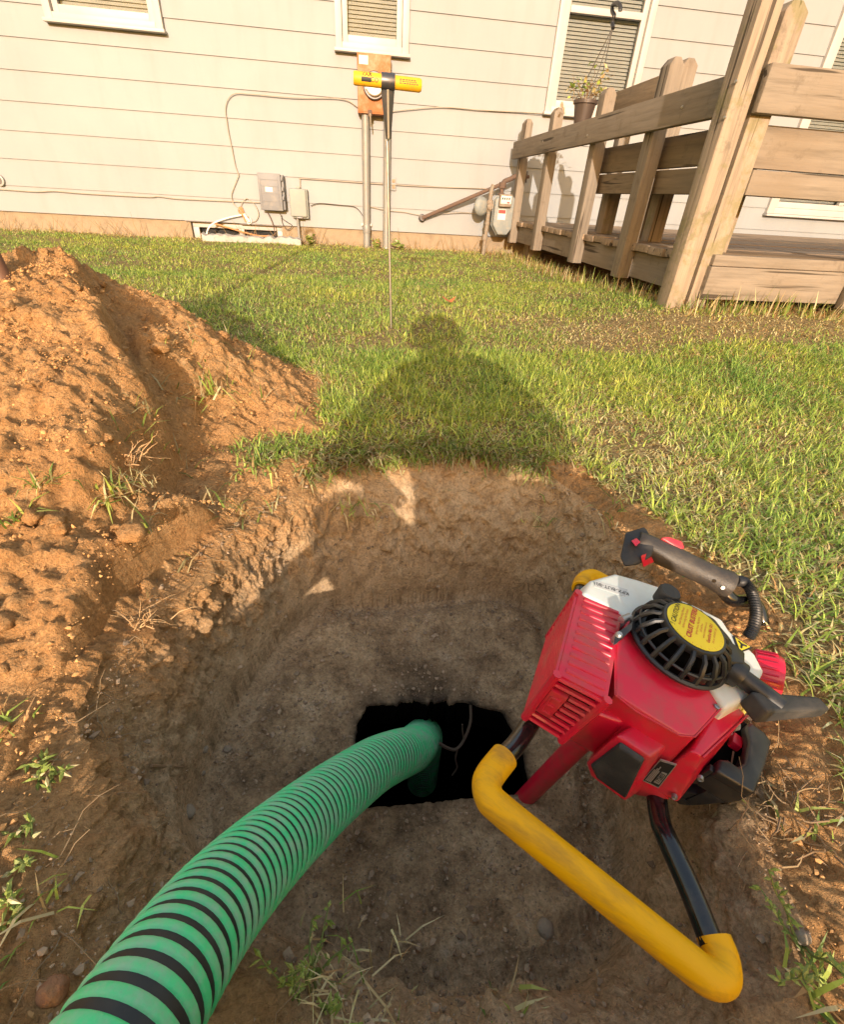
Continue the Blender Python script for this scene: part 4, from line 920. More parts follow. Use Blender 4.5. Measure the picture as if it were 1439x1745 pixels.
    dp = X().loft(q, [(a, -.1150, c) for a, _, c in q]).build('data_plate', MAT['plate'], o)
    cq = [lerp(lerp(q[0], q[2], .5), p, .9) for p in q]; X().loft([(a, -.1151, c) for a, _, c in cq], [(a, -.1155, c) for a, _, c in cq]).build('plate_print', MAT['black_ink'], dp)
    u1 = unit(ML(*q[1])-ML(*q[0])); yd = unit(np.cross(-MV, u1)); ctr = ML(.0475, -.1158, -.118)
    nb = [lerp(q[0], q[1], .15), lerp(q[0], q[1], .62)]; nb2 = [lerp(q[3], q[2], .15), lerp(q[3], q[2], .62)]
    ww = [lerp(nb[0], nb2[0], .55), lerp(nb[1], nb2[1], .55), lerp(nb[1], nb2[1], .88), lerp(nb[0], nb2[0], .88)]
    X().loft([(a, -.1156, c) for a, _, c in ww], [(a, -.1158, c) for a, _, c in ww]).build('number_field', MAT['plate'], dp)
    wc = np.mean([ML(a, -.1159, c) for a, _, c in ww], axis=0); text('lettering', '172803', .0062, wc, u1, yd, MAT['black_ink'], dp, lift=.0002, bold=.02)
    for k in range(4):
        p0, p1 = lerp(q[0], q[1], .08), lerp(q[0], q[1], .92); f = .13+.09*k
        a, c = lerp(lerp(q[0], q[3], f), lerp(q[1], q[2], f), .1), lerp(lerp(q[0], q[3], f), lerp(q[1], q[2], f), .6+.25*((k*7) % 3)/3)
        X().tube([(a[0], -.1156, a[2]), (c[0], -.1156, c[2])], .0007, 4).build('print_line', MAT['plate'], dp)
    # slatted muffler guard
    T = [(-.128, -.002, -.045), (-.069, .017, -.045), (-.053, -.140, -.040), (-.108, -.146, -.045)]
    Bt = [(-.126, .004, -.150), (-.068, .02, -.150), (-.060, -.143, -.137), (-.107, -.147, -.137)]
    ins = lambda Q, f, dw: [tuple(np.asarray(lerp(p, tuple(np.mean(Q, axis=0)), f))+np.array([0, 0, dw])) for p in Q]
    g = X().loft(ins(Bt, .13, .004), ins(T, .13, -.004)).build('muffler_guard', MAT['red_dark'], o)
    X().loft([tuple(np.asarray(p)-np.array([0, 0, .007])) for p in T], T).build('guard_top', red, g, .003)
    X().loft(Bt, [tuple(np.asarray(p)+np.array([0, 0, .006])) for p in Bt]).build('guard_base', red, g, .002)
    m = X()
    for k in range(11):
        f = .07+.86*k/10; a, c = lerp(T[0], T[3], f), lerp(T[1], T[2], f); a, c = lerp(a, c, .14), lerp(a, c, .90)
        m.tube([tuple(np.asarray(a)+np.array([0, 0, .0002])), tuple(np.asarray(c)+np.array([0, 0, .0002]))], .0032, 8, flat=.6)
    m.build('top_ribs', red, g)
    def face(A0, A1, B0, B1, rows, name, skip=None, th=.0042):
        m = X()
        for k in range(rows):
            f = (k+.5)/rows; a, c = lerp(A0, B0, f), lerp(A1, B1, f)
            if skip and skip[0] < f < skip[1]: a = lerp(a, c, skip[2])
            m.tube([a, c], th, 6, flat=.8)
        return m.build(name, red, g)
    face(T[0], T[3], Bt[0], Bt[3], 9, 'side_slats'); face(T[3], T[2], Bt[3], Bt[2], 9, 'front_slats', (.22, .72, .46), .0036)
    for a, c in zip(T, Bt): X().tube([a, c], .0052, 8).build('guard_corner', red, g)
    ep = [lerp(lerp(T[3], Bt[3], f), lerp(T[2], Bt[2], f), h) for f, h in ((.24, .08), (.24, .44), (.72, .44), (.72, .08))]
    em = X().loft([tuple(np.asarray(p)+np.array([0, .004, 0])) for p in ep], [tuple(np.asarray(p)+np.array([0, -.0045, 0])) for p in ep]).build('emblem_plate', red, g, .0015)
    m = X(); pe = lambda f, h: tuple(np.asarray(lerp(lerp(ep[0], ep[3], f), lerp(ep[1], ep[2], f), h))+np.array([0, -.0052, 0]))
    for a, c in ((pe(.2, .25), pe(.8, .25)), (pe(.2, .25), pe(.2, .8)), (pe(.5, .25), pe(.5, .7)), (pe(.8, .25), pe(.8, .8))): m.tube([a, c], .0014, 6)
    m.build('emblem_mark', red, em)
    # starter housing with ribbed dome and caution label
    st = X().loft([MM(*p, -.05) for p in ((1074, 1066), (1086, 1096), (1104, 1110), (1130, 1140), (1178, 1168), (1222, 1168), (1246, 1150), (1266, 1122), (1252, 1096), (1224, 1058), (1165, 1024), (1110, 1030))], [MM(*p, -.028) for p in ((1086, 1062), (1093, 1082), (1112, 1094), (1138, 1122), (1180, 1149), (1218, 1150), (1240, 1128), (1256, 1108), (1240, 1080), (1212, 1050), (1163, 1030), (1115, 1036))]).build('starter_housing', blk, o, .003)
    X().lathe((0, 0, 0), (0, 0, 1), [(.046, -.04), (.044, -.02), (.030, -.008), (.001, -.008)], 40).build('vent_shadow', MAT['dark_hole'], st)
    m = X()
    for k in range(20):
        a = 2*pi*(k+.5)/20; ca, sa = cos(a), sin(a)
        m.tube([(.036*ca, .036*sa, -.003), (.046*ca, .046*sa, -.007), (.0535*ca, .0535*sa, -.018), (.057*ca, .057*sa, -.034)], [.0028, .0030, .0032, .0034], 6)
    for rr, w, t in ((.0545, -.022, .0020), (.058, -.034, .0035)):
        m.tube([(rr*cos(2*pi*k/48), rr*sin(2*pi*k/48), w) for k in range(49)], t, 6, False)
    m.build('vent_ribs', blk, st)
    ds = X().lathe((0, 0, 0), (0, 0, 1), [(.0385, -.009), (.0390, -.003), (.0375, .0005), (.034, .001), (.0005, .001)], 56).build('starter_cap', blk, st)
    lb = X().lathe((0, 0, 0), (0, 0, 1), [(.0342, .0012), (.0342, .0017), (.0338, .0019), (.0004, .0019)], 56).build('caution_label', MAT['label_yellow'], ds)
    b0, b1 = np.array(MM(1152, 1072, .002)), np.array(MM(1162, 1036, .002)); xd = unit(ML(*b1)-ML(*b0)); ydir = unit(np.cross(MN, xd)); cc = ML(0, .003, .0022)
    def lt(body, dn, size, mat, bold=0.): text('lettering', body, size, cc-ydir*dn, xd, ydir, MAT[mat], lb, bold=bold, lift=.0002)
    lt('! CAUTION !', -.0245, .0085, 'black_ink', .01); lt('Read Operating Manual', -.0175, .0038, 'red_ink'); lt('before using this Product.', -.0128, .0038, 'red_ink')
    lt('CRUST BUSTERS', -.0045, .0082, 'red_ink', .03); lt('Spring Grove, MN 55974', .0025, .0034, 'red_ink'); lt('call toll free', .0068, .0036, 'red_ink'); lt('www.crustbusters.com', .0110, .0034, 'red_ink')
    lt('Gasoline Mix 50:1', .0170, .0052, 'red_ink', .02); lt('2.6 oz. of oil per gal.', .0222, .0036, 'red_ink')
    for k in range(40):
        a = 2*pi*k/40; p = ML(.0315*cos(a), .0315*sin(a)+.0, .0021)
        if sin(a-.9) > .25 or True:
            t = unit(-sin(a)*MU+cos(a)*MV); rdir = unit(cos(a)*MU+sin(a)*MV)
            if -2.4 < ((a+pi) % (2*pi))-pi < .35: text('ring_print', '|.l-'[k % 4], .0036, p, t, rdir, MAT['red_ink'], lb, lift=.0001)
    # recoil pull: block, sleeve, cord rod and T grip
    pb = X().hull([(.040, -.012, -.012), (.066, .004, -.010), (.068, .03, -.014), (.046, .03, -.010), (.036, -.018, -.045), (.075, -.004, -.045), (.078, .034, -.045), (.046, .036, -.045)]).build('pull_block', blk, st, .003)
    s0, s1 = np.array([.062, .004, -.028]), np.array([.118, -.004, -.030])
    X().tube([lerp(s0, s1, -.1), lerp(s0, s1, .2)], .0165, 20).build('pull_sleeve', blk, st, .0015)
    X().tube([lerp(s0, s1, .1), s1], .0112, 18).build('pull_rod', blk, st)
    g0, g1 = np.array(MM(1283, 1204, -.036)), np.array(MM(1398, 1203, -.036)); gd = (g1-g0); 
    pg = X().loft([tuple(g0+np.array(d)) for d in ((-.009, .009, .012), (.010, -.007, .012), (.011, -.008, -.013), (-.008, .008, -.013))], [tuple(g1+np.array(d)) for d in ((-.006, .006, .008), (.007, -.004, .008), (.008, -.005, -.009), (-.005, .005, -.009))]).build('pull_grip', MAT['rubber'], o, .004, 3)
    gm = ML(*lerp(g0, g1, .55)); outn = unit(np.cross(ML(*g1)-ML(*g0), MN)); outn = outn if outn @ (-gm) > 0 else -outn
    MB().lathe(gm+outn*.0072, outn, [(.0062, 0), (.0062, .0022), (.0040, .0026), (.0038, .0006)], 18).build('grip_boss', MAT['rubber'], pg)
    # fuel tank, cap, stickers
    tp = [MM(*p, -.045) for p in ((986, 1012), (1001, 988), (1045, 976), (1085, 987), (1128, 1001), (1136, 1013), (1180, 1030), (1232, 1056), (1246, 1078), (1262, 1090), (1290, 1118), (1306, 1148), (1285, 1190), (1240, 1215), (1200, 1160), (1080, 1060))]
    ctr = np.mean(tp, axis=0); tb = [tuple(lerp(p, ctr, .04)[:2])+(-.135,) for p in tp]; tm = [tuple(lerp(p, ctr, -.02)[:2])+(-.075,) for p in tp]; tt = [tuple(lerp(p, ctr, .03)[:2])+(-.042,) for p in tp]
    m = X(); n = len(tp); m.add(tt+tm+tb, [tuple(range(n))]+[(i, (i+1) % n, n+(i+1) % n, n+i) for i in range(n)]+[(n+i, n+(i+1) % n, 2*n+(i+1) % n, 2*n+i) for i in range(n)]+[tuple(2*n+i for i in range(n))[::-1]])
    fk = m.build('fuel_tank', MAT['tank'], o, .009, 4)
    wl = [MM(*p, -.0415) for p in ((1017, 989), (1014, 999), (1067, 1016), (1071, 1004))]
    sk = X().loft([tuple(np.asarray(p)-np.array([0, 0, .002])) for p in wl], wl).build('sticker', MAT['paper'], fk)
    xd = unit(ML(*wl[1])-ML(*wl[2])); text('lettering', 'KPX-BUT-801', .0088, np.mean([ML(*p) for p in wl], axis=0), xd, np.cross(MN, xd), MAT['black_ink'], sk, lift=.0003)
    tri = [MM(*p, -.040) for p in ((1251, 1082), (1262, 1112), (1284, 1103))]
    tr = X().loft([tuple(np.asarray(p)-np.array([0, 0, .003])) for p in tri], tri).build('warning_triangle', MAT['black_ink'], fk)
    tc = np.mean(tri, axis=0); t2 = [tuple(np.asarray(lerp(p, tc, .22))+np.array([0, 0, .0004])) for p in tri]; X().loft([tuple(np.asarray(p)-np.array([0, 0, .0003])) for p in t2], t2).build('triangle_field', MAT['label_yellow'], tr)
    t3 = [np.asarray(lerp(p, tc, .60))+np.array([.000, -.0005, .0006]) for p in tri]; X().tube([t3[0], tc+np.array([0, 0, .0006]), t3[1]], .0012, 6).tube([tc+np.array([0, 0, .0006]), t3[2]], .0014, 6).build('flame_mark', MAT['black_ink'], tr)
    cd = unit(MU*.80+MV*.05+MN*.35); cc2 = ray(1300, 1147)*.635
    cp = MB().lathe(cc2, cd, [(.020, -.016), (.0285, -.012), (.0295, .014), (.027, .020), (.020, .0205), (.018, .018), (.001, .018)], 40).build('fuel_cap', red, o)
    a_, c_, _ = frame_of(cd); m = MB()
    for k in range(24):
        t = 2*pi*k/24; d = a_*cos(t)+c_*sin(t); m.tube([cc2+cd*-.010+d*.0290, cc2+cd*.013+d*.0297], .0014, 5)
    m.build('cap_ridges', red, cp)
    X().lathe(MM(1125, 1029, -.03), (0, 0, 1), [(.008, -.03), (.008, .004), (.0128, .006), (.0142, .024), (.0125, .027), (.001, .027)], 24).build('breather_knob', MAT['rubber'], o)
    br = X().hull([MM(1046, 1100, -.034), MM(1050, 1080, -.03), MM(1080, 1058, -.022), MM(1078, 1072, -.022), MM(1062, 1088, -.03), MM(1048, 1098, -.048), MM(1080, 1060, -.048)]).build('cover_bracket', blk, o, .002)
    X().lathe(MM(1054, 1084, -.032), (0, 0, 1), [(.0045, -.01), (.0045, .004), (.003, .006)], 14).build('bolt', MAT['zinc'], br)
    X().tube([MM(1060, 1056, -.03), MM(1074, 1050, -.03)], .0045, 10).build('bolt', MAT['zinc'], br)
    # black carburettor guard on the right
    w0, w1 = -.094, -.108; tp_ = lambda px, py, w=w0: MM(px, py, w)
    top = [(1224, 1313), (1289, 1351), (1308, 1300), (1318, 1264), (1306, 1247), (1281, 1229), (1274, 1236), (1279, 1262), (1271, 1299), (1260, 1306), (1244, 1294), (1228, 1292)]
    T3 = [MM(*p, w0) for p in top]; X().loft([(p[0], p[1], w1) for p in T3], T3).build('carburettor_guard', blk, o, .004, 3)
    fl, fr_ = np.array(T3[0]), np.array(T3[1])
    def fp(t, dw, back=.003): p = lerp(fl, fr_, t); return (p[0]-.02*0, p[1]+back, w0+dw)
    m = X()
    def panel(pts): m.loft([fp(t, dw, .001) for t, dw in pts], [fp(t, dw, .010) for t, dw in pts])
    panel([(0, -.004), (1, -.004), (1.0, -.026), (.86, -.040), (.0, -.040)]); panel([(.30, -.040), (.86, -.040), (.42, -.078), (.20, -.074)]); panel([(-.12, -.006), (0, -.006), (0, -.04), (-.18, -.044)])
    panel([(-.42, -.060), (-.05, -.070), (.42, -.078), (.20, -.088), (-.20, -.080)])
    m.build('guard_front', blk, o, .002)
    r1, r2, r3 = np.array(T3[1]), np.array(T3[3]), np.array(T3[5]); m = X()
    for p, q in ((r1, r2), (r2, r3)):
        a0, a1 = p+np.array([-.002, 0, -.006]), q+np.array([-.002, 0, -.006]); c_ = np.array([-.008, .002, 0]); dn = lambda v, k: tuple(v+np.array([-.012, .004, -k])); 
        m.loft([tuple(a0), tuple(a1), tuple(a1+c_), tuple(a0+c_)], [dn(a0, .03 if p is r1 else .06), dn(a1, .06), tuple(np.array(dn(a1, .06))+c_), tuple(np.array(dn(a0, .03 if p is r1 else .06))+c_)])
    m.build('guard_wall', blk, o, .002)
    X().hull([fp(-.1, -.074), fp(.42, -.074), fp(.8, -.045), tuple(r2+np.array([-.02, .004, -.065])), tuple(r3+np.array([-.02, 0, -.065])), fp(-.1, -.066), fp(.42, -.066), fp(.8, -.037), tuple(r2+np.array([-.02, .004, -.057])), tuple(r3+np.array([-.02, 0, -.057]))]).build('guard_floor', blk, o, .002)
    X().box((.10, -.045, -.15), (.145, .02, -.118)).build('filter_core', MAT['dark_hole'], o, .004)
    X().hull([(.116, -.012, -.108), (.128, -.012, -.108), (.130, .004, -.108), (.118, .006, -.108), (.116, -.014, -.13), (.128, -.014, -.13), (.130, .004, -.13), (.118, .006, -.13)]).build('choke_tab', red, o, .002)
    X().lathe((.101, -.004, -.112), (.15, -.1, 1), [(.008, -.012), (.0085, .0), (.0095, .002), (.0095, .012), (.0075, .014), (.0075, .026), (.005, .029)], 18).build('fuel_fitting', MAT['gray_box'], o)
    X().tube(spline([(.103, -.004, -.085), (.104, .004, -.07), (.104, .016, -.06), (.100, .03, -.055)], 5), .0032, 8).build('fuel_line', MAT['fuel_line'], o)
    for p in ((.085, .012, -.06), (.088, .020, -.072), (.086, .006, -.075)): X().tube([p, tuple(np.asarray(p)+np.array([.008, .003, .002]))], .0052, 10).build('bolt', MAT['zinc'], o)
    # handle frame: black tubes, yellow grips
    w = -.15; tr_ = .0115
    lf = [(-.09, -.02, -.152), (-.094, -.10, -.151), (-.100, -.17, w), (-.108, -.205, w)]
    X().tube(spline(lf, 5), tr_, 18).build('frame_tube', MAT['black_tube'], o)
    X().tube(spline([(.05, .0, -.165), (.066, -.09, -.168), (.076, -.128, -.166), (.084, -.148, -.160), (.110, -.185, -.154), (.134, -.222, w)], 6), tr_, 18).build('frame_tube', MAT['black_tube'], o)
    X().tube(spline([(-.106, -.198, w), (-.110, -.222, w), (-.110, -.236, w), (-.102, -.247, w), (-.085, -.250, w), (.0, -.250, w), (.105, -.250, w), (.130, -.249, w), (.143, -.240, w), (.142, -.226, w), (.134, -.214, w)], 7), .0158, 24).build('yellow_grip', MAT['yellow_grip'], o)
    X().tube(spline([(-.09, .0, -.152), (-.104, .06, -.151), (-.114, .120, w), (-.118, .150, w)], 6), tr_, 18).build('frame_tube', MAT['black_tube'], o)
    X().tube(spline([(-.117, .146, w), (-.119, .166, w), (-.113, .186, w), (-.095, .194, w), (.0, .194, w), (.10, .194, w)], 7), .0158, 24).build('yellow_grip', MAT['yellow_grip'], o)
    X().tube(spline([(.05, .05, -.16), (.10, .12, -.155), (.135, .175, w), (.128, .192, w), (.09, .194, w)], 6), tr_, 18).build('frame_tube', MAT['black_tube'], o)
    # throttle grip on its bent stub, with cable conduit
    hw = -.050; a, c = np.array(MM(1100, 928, hw)), np.array(MM(1246, 997, hw)); ax = c-a
    pts = [tuple(a+ax*t) for t in (-.10, 0, .25, .5, .8, .90, .96, 1.0)]
    th = X().tube(pts, [.0165, .0185, .0195, .0190, .0185, .0205, .0215, .0200], 24).build('throttle_grip', MAT['grip_brown'], o, 0)
    up = np.array([0, 0, 1.]); 
    hp = [MM(1058, 948, hw-.012), MM(1067, 907, hw+.006), MM(1100, 897, hw+.012), MM(1118, 925, hw+.016), MM(1112, 948, hw+.004), MM(1090, 962, hw-.012), MM(1066, 966, hw-.018), MM(1075, 915, hw-.035), MM(1115, 930, hw-.03), MM(1064, 955, hw-.038)]
    X().hull(hp).build('throttle_head', MAT['rubber'], th, .006, 3)
    X().hull([MM(1126, 921, hw+.015), MM(1160, 937, hw+.016), MM(1168, 934, hw+.020), MM(1164, 922, hw+.025), MM(1140, 914, hw+.026), MM(1128, 916, hw+.022), MM(1128, 914, hw+.008), MM(1164, 928, hw+.008)]).build('lockout_lever', red, th, .002, 3)
    X().hull([MM(1093, 946, hw+.006), MM(1104, 942, hw+.004), MM(1120, 955, hw-.012), MM(1098, 966, hw-.012), MM(1096, 964, hw-.022), MM(1120, 955, hw-.024), MM(1104, 944, hw-.02)]).build('trigger', red, th, .0015)
    X().hull([MM(1077, 921, hw+.013), MM(1086, 916, hw+.015), MM(1093, 923, hw+.016), MM(1085, 931, hw+.013), MM(1077, 921, hw-.0), MM(1093, 923, hw)]).build('stop_switch', red, th, .001)
    X().lathe(MM(1232, 1000, hw+.012), (.3, -1, .4), [(.003, 0), (.003, .003)], 10).build('screw', MAT['zinc'], th)
    cpts = [MM(1256, 989, hw+.004), MM(1270, 992, hw+.002), MM(1283, 1010, hw-.004), MM(1290, 1040, hw-.012), MM(1286, 1068, hw-.024), MM(1276, 1085, hw-.04)]
    cs = spline(cpts, 14); rr = [.0088 if k % 2 else .0072 for k in range(len(cs))]; X().tube(cs, rr, 14).build('throttle_conduit', MAT['black_plastic'], o)
    X().tube(spline([tuple(c-ax*.05+np.array([0, 0, -.012])), tuple(c+ax*.14+np.array([0, 0, -.022])), MM(1286, 1026, hw-.028), MM(1300, 1062, hw-.05), MM(1290, 1088, hw-.08), (.128, .185, -.135)], 8), .0105, 16).build('throttle_stub', MAT['black_tube'], o)
make_machine()

# ================================================================ small plants, stones, the leaf, the shovel
def tuft(name, p, label, cat, n, h, w, spread, dry=.3, lean=.7, seed=1, group='grass clumps around the pit and heap', up=.0):
    rs = np.random.RandomState(seed); P = np.asarray(p)[None]+np.stack([rs.normal(size=n)*spread, rs.normal(size=n)*spread, np.full(n, -.004+up)], -1)
    isd = rs.rand(n, 1) < dry; col = np.where(isd, STRAWS[rs.randint(0, 5, n)], GREENS[rs.randint(0, 5, n)]*1.15)*(.7+.6*rs.rand(n, 1))
    v, f, c = blades(P, h*(.45+.8*rs.rand(n)), w*(.6+.8*rs.rand(n)), rs.rand(n)*6.28, .15+lean*rs.rand(n)*1.5, col, .9)
    return tag(big_mesh(name, v, f, MAT['leaf'], None, False, c), label, cat, group)
def weed(p, label, seed, stems=6, L=.12, leaf=.022, lw=.007, lean=.6, bias=(0, 0, 0), name='leafy_weed', dry=.15):
    """upright stems with small paired leaves"""
    rs = np.random.RandomState(seed); o = thing(name, p, label, 'weed', 'plants along the foundation' if name == 'foundation_plant' else 'weeds around the pit'); m = MB(); A, D = [], []
    for k in range(stems):
        q = np.asarray(p)+np.array([rs.normal()*.008, rs.normal()*.008, -.006]); d = unit(np.array([rs.normal()*lean, rs.normal()*lean, 1.])+np.asarray(bias)); pts = [q]; n = 9; l = L*(.6+.6*rs.rand())
        for i in range(n):
            d = unit(d+rs.normal(size=3)*.12); q = q+d*l/n; pts.append(q)
            if i > 1:
                for s in range(2 if rs.rand() < .8 else 1): A.append(q.copy()); D.append(rs.rand()*6.28)
        m.tube(pts, list(np.linspace(.0016, .0006, n+1)), 5, False)
    m.build('stem', plain('weed_stem', (.16, .20, .05), .6), o)
    n = len(A); isd = rs.rand(n, 1) < dry; col = np.where(isd, STRAWS[rs.randint(0, 5, n)], GREENS[rs.randint(1, 4, n)]*np.array([.80, .82, .95]))*(.8+.5*rs.rand(n, 1))
    P = np.array(A); hd = np.array(D); ln = .7+.8*rs.rand(n); h = leaf*(.5+.8*rs.rand(n)); out = []
    d = np.stack([np.cos(hd), np.sin(hd), 0*hd], -1); sd = np.stack([-np.sin(hd), np.cos(hd), 0*hd], -1); a = d*np.sin(ln)[:, None]+np.array([0, 0, 1])*np.cos(ln)[:, None]; wv = (lw*(.7+.6*rs.rand(n)))[:, None]*.5
    V = np.stack([P, P+a*(h*.45)[:, None]-sd*wv, P+a*(h*.5)[:, None]+np.cross(a, sd)*(.15*h)[:, None], P+a*(h*.45)[:, None]+sd*wv, P+a*h[:, None]-np.array([0, 0, .25])*h[:, None]], 1).reshape(-1, 3)
    b = (np.arange(n)*5)[:, None]; F = np.concatenate([b+np.array([0, 2, 1]), b+np.array([0, 3, 2]), b+np.array([1, 2, 4]), b+np.array([2, 3, 4])])
    big_mesh('leaves', V, F, MAT['leaf'], o, False, np.repeat(col, 5, 0))
def roots(p, label, seed, n=22, L=.06, col=(.40, .25, .12), bias=(0, 0, -.2), spread=.012):
    rs = np.random.RandomState(seed); m = MB()
    for k in range(n):
        q = np.asarray(p)+rs.normal(size=3)*spread*np.array([1, 1, .4]); d = unit(rs.normal(size=3)+np.asarray(bias)+np.array([0, -.3, .3])); pts = [q-d*.012]; l = L*(.4+rs.rand())
        for i in range(6): d = unit(d+rs.normal(size=3)*.35); q = q+d*l/6; pts.append(q)
        m.tube(pts, [.0011, .001, .0009, .0007, .0006, .0004, .0003], 4, False)
    tag(m.build('root_clump', plain('root_clump_fibres', col, .9)), label, 'roots', 'roots sticking out of the cut soil')
H = hit
tuft('grass_clump', H(190, 838), 'uprooted grass clump lying on the front of the orange heap', 'grass clump', 60, .055, .0035, .012, .45, 1.0, 2)
tuft('grass_clump', H(205, 822)+np.array([.03, .0, .0]), 'dry root-ended grass clump beside the uprooted one on the heap', 'grass clump', 46, .04, .002, .014, .95, 1.0, 3)
tuft('grass_clump', H(438, 796), 'green grass clump left on the bare soil between heap and pit', 'grass clump', 60, .055, .0045, .018, .15, .9, 4)
tuft('grass_clump', H(358, 668), 'long green blades fallen over the right flank of the heap', 'grass clump', 40, .085, .0042, .022, .3, .9, 5)
tuft('grass_clump', H(25, 880), 'small grass sprig half buried at the left of the heap', 'grass clump', 22, .04, .004, .012, .15, .9, 6)
tuft('grass_clump', H(80, 815), 'flattened grass sprig pressed into the heap face', 'grass clump', 30, .035, .003, .014, .4, 1.1, 7)
tuft('grass_clump', H(600, 860), 'thin grass tuft hanging over the back rim of the pit at the left', 'grass clump', 60, .05, .0025, .03, .35, 1.1, 8)
tuft('grass_clump', H(925, 885), 'dark grass and root tuft hanging down the right of the back pit wall', 'grass clump', 70, .05, .0018, .018, .7, 1.2, 9)
tuft('grass_clump', H(745, 845), 'thin wisp of long blades hanging on the middle of the back pit wall', 'grass clump', 30, .05, .003, .003, .1, 1.2, 10)
weed(H(88, 1320), 'leafy green weed lit by the sun at the left pit edge', 21, 4, .036, .014, .0042, .7, (.25, 0, 0))
weed(H(35, 1455), 'broad-leaved weed below the sunlit one at the left pit edge', 22, 3, .030, .014, .005, .8, (.2, 0, 0))
weed(H(20, 1545), 'low bushy weed nearest the lower left corner', 23, 3, .03, .013, .0045, .9, (.15, 0, 0))
tuft('grass_clump', H(12, 1240), 'grass tuft at the left edge of the picture above the weeds', 'grass clump', 24, .042, .003, .012, .35, .9, 11)
tuft('grass_clump', H(60, 1535), 'grass blades among the low weeds at the lower left', 'grass clump', 26, .045, .0028, .016, .35, .9, 12)
weed(np.array([-.062, .125, float(full(np.array(-.062), np.array(.125)))+.0]), 'upright small-leaved weed growing beside the green hose', 24, 8, .09, .010, .0034, .45, (.25, .15, 0), dry=.05)
tuft('grass_clump', np.array([-.05, .115, float(full(np.array(-.05), np.array(.115)))]), 'dry straw clump under the weed beside the hose', 'grass clump', 70, .05, .0018, .02, .85, 1.2, 13)
tuft('grass_clump', H(870, 1725), 'sparse grass tuft at the bottom edge of the pit', 'grass clump', 24, .04, .003, .012, .3, .9, 14)
tuft('grass_clump', H(600, 1690), 'straw and dead blades on the front rim of the pit', 'grass clump', 60, .045, .0018, .03, .85, 1.2, 15)
weed(H(1400, 1640), 'gray-green weed with forked stems in the lower right corner', 25, 5, .09, .012, .004, .6, (-.35, .2, 0), dry=.05)
tuft('grass_clump', H(1405, 1700), 'green blades at the foot of the weed in the lower right corner', 'grass clump', 14, .05, .0035, .012, .2, .8, 16)
tuft('grass_clump', H(1372, 1420), 'short green blades on the shaded bank right of the machine', 'grass clump', 10, .045, .004, .01, .1, .7, 17)
roots(H(1330, 1345), 'tangle of dry roots on the bank right of the machine', 31, 26, .034, (.36, .25, .13), (-.3, 0, .4), .03)
roots(H(1390, 1400), 'matted roots in the shaded bank at the right edge', 32, 60, .04, (.24, .16, .09), (-.3, 0, .2), .035)
roots(H(245, 1060), 'pale forked rootlets sticking out of the left pit wall', 33, 26, .05, (.52, .33, .16), (.3, 0, .1), .012)
roots(H(225, 775), 'pale rootlets on the steep edge of the heap', 34, 26, .045, (.50, .31, .15), (.2, 0, .1), .014)
roots(H(560, 1035), 'fine roots hanging at the back left corner of the pit', 35, 40, .05, (.25, .15, .07), (.1, -.2, -.4), .03)
roots(H(930, 995), 'fine roots at the foot of the back pit wall near the yellow grip', 36, 34, .04, (.25, .16, .08), (0, -.2, -.2), .03)
for (px, py), lb, sd in (((531, 411), 'low leafy plant by the foundation below the pale junction box', 41), ((643, 414), 'leafy plant at the foot of the left conduit', 42), ((681, 416), 'small dark-leaved plant right of the conduits', 43)):
    p = onY(px, py, 5.42); p[2] = float(full(np.array(p[0]), np.array(p[1]))); weed(p, lb, sd, 5, .10, .045, .03, .6, name='foundation_plant')
rs_ = np.random.RandomState(77); m = MB()
for k in range(220):
    x = -4.5+6.0*rs_.rand(); 
    if 1.35 < x: continue
    p = np.array([x, 5.40+.09*rs_.rand(), -.46]); d = unit([rs_.normal()*.45, rs_.normal()*.2, 1]); L = .06+.16*rs_.rand()**2; pts = [p]
    for i in range(4): d = unit(d+rs_.normal(size=3)*.16); p = p+d*L/4; pts.append(p)
    m.tube(pts, [.0022, .002, .0018, .0014, .0006], 4, False)
tag(m.build('dry_stalks', plain('dry_stalk', (.34, .22, .10), .9)), kind='stuff')

def stone(p, r, label, mat, seed, cat='stone'):
    rs = np.random.RandomState(seed); bm = bmesh.new(); bmesh.ops.create_icosphere(bm, subdivisions=3, radius=1.); m = MB(); sc = np.array([1, .75+.3*rs.rand(), .55+.2*rs.rand()])*r
    C = np.array([v.co[:] for v in bm.verts]); f = 1+.3*fbm(C[:, 0]+seed, C[:, 1], C[:, 2], 1.1, 4)+(.22*fbm(C[:, 0]+seed, C[:, 1], C[:, 2], 3.5, 3) if cat == 'clod' else 0); m.add(C*f[:, None]*sc+np.asarray(p)+np.array([0, 0, r*.25]), [tuple(v.index for v in q.verts) for q in bm.faces]); bm.free()
    return tag(m.build('stone', MAT[mat], None, ang=80), label, cat, 'clods on the heap' if cat == 'clod' else 'stones about the pit')
stone(H(92, 1690), .012, 'rounded reddish stone by the hose at the lower left', 'red_stone', 1)
stone(H(388, 1277), .0075, 'small pale stone on the pit floor left of the hose', 'stone', 2); stone(H(349, 1278), .007, 'darker small stone at the foot of the left pit wall', 'stone', 3)
stone(H(321, 1386), .011, 'squarish stone at the lower left of the pit floor', 'stone', 4); stone(H(345, 1318), .006, 'pebble between the two stones along the left pit wall', 'stone', 5)
stone(H(930, 1583), .012, 'flat stone on the pit floor below the yellow handlebar', 'stone', 6); stone(H(1368, 1598), .008, 'pebble on the bank at the lower right', 'stone', 7)
stone(H(782, 918), .008, 'pale pebble set in the back pit wall', 'stone', 8)
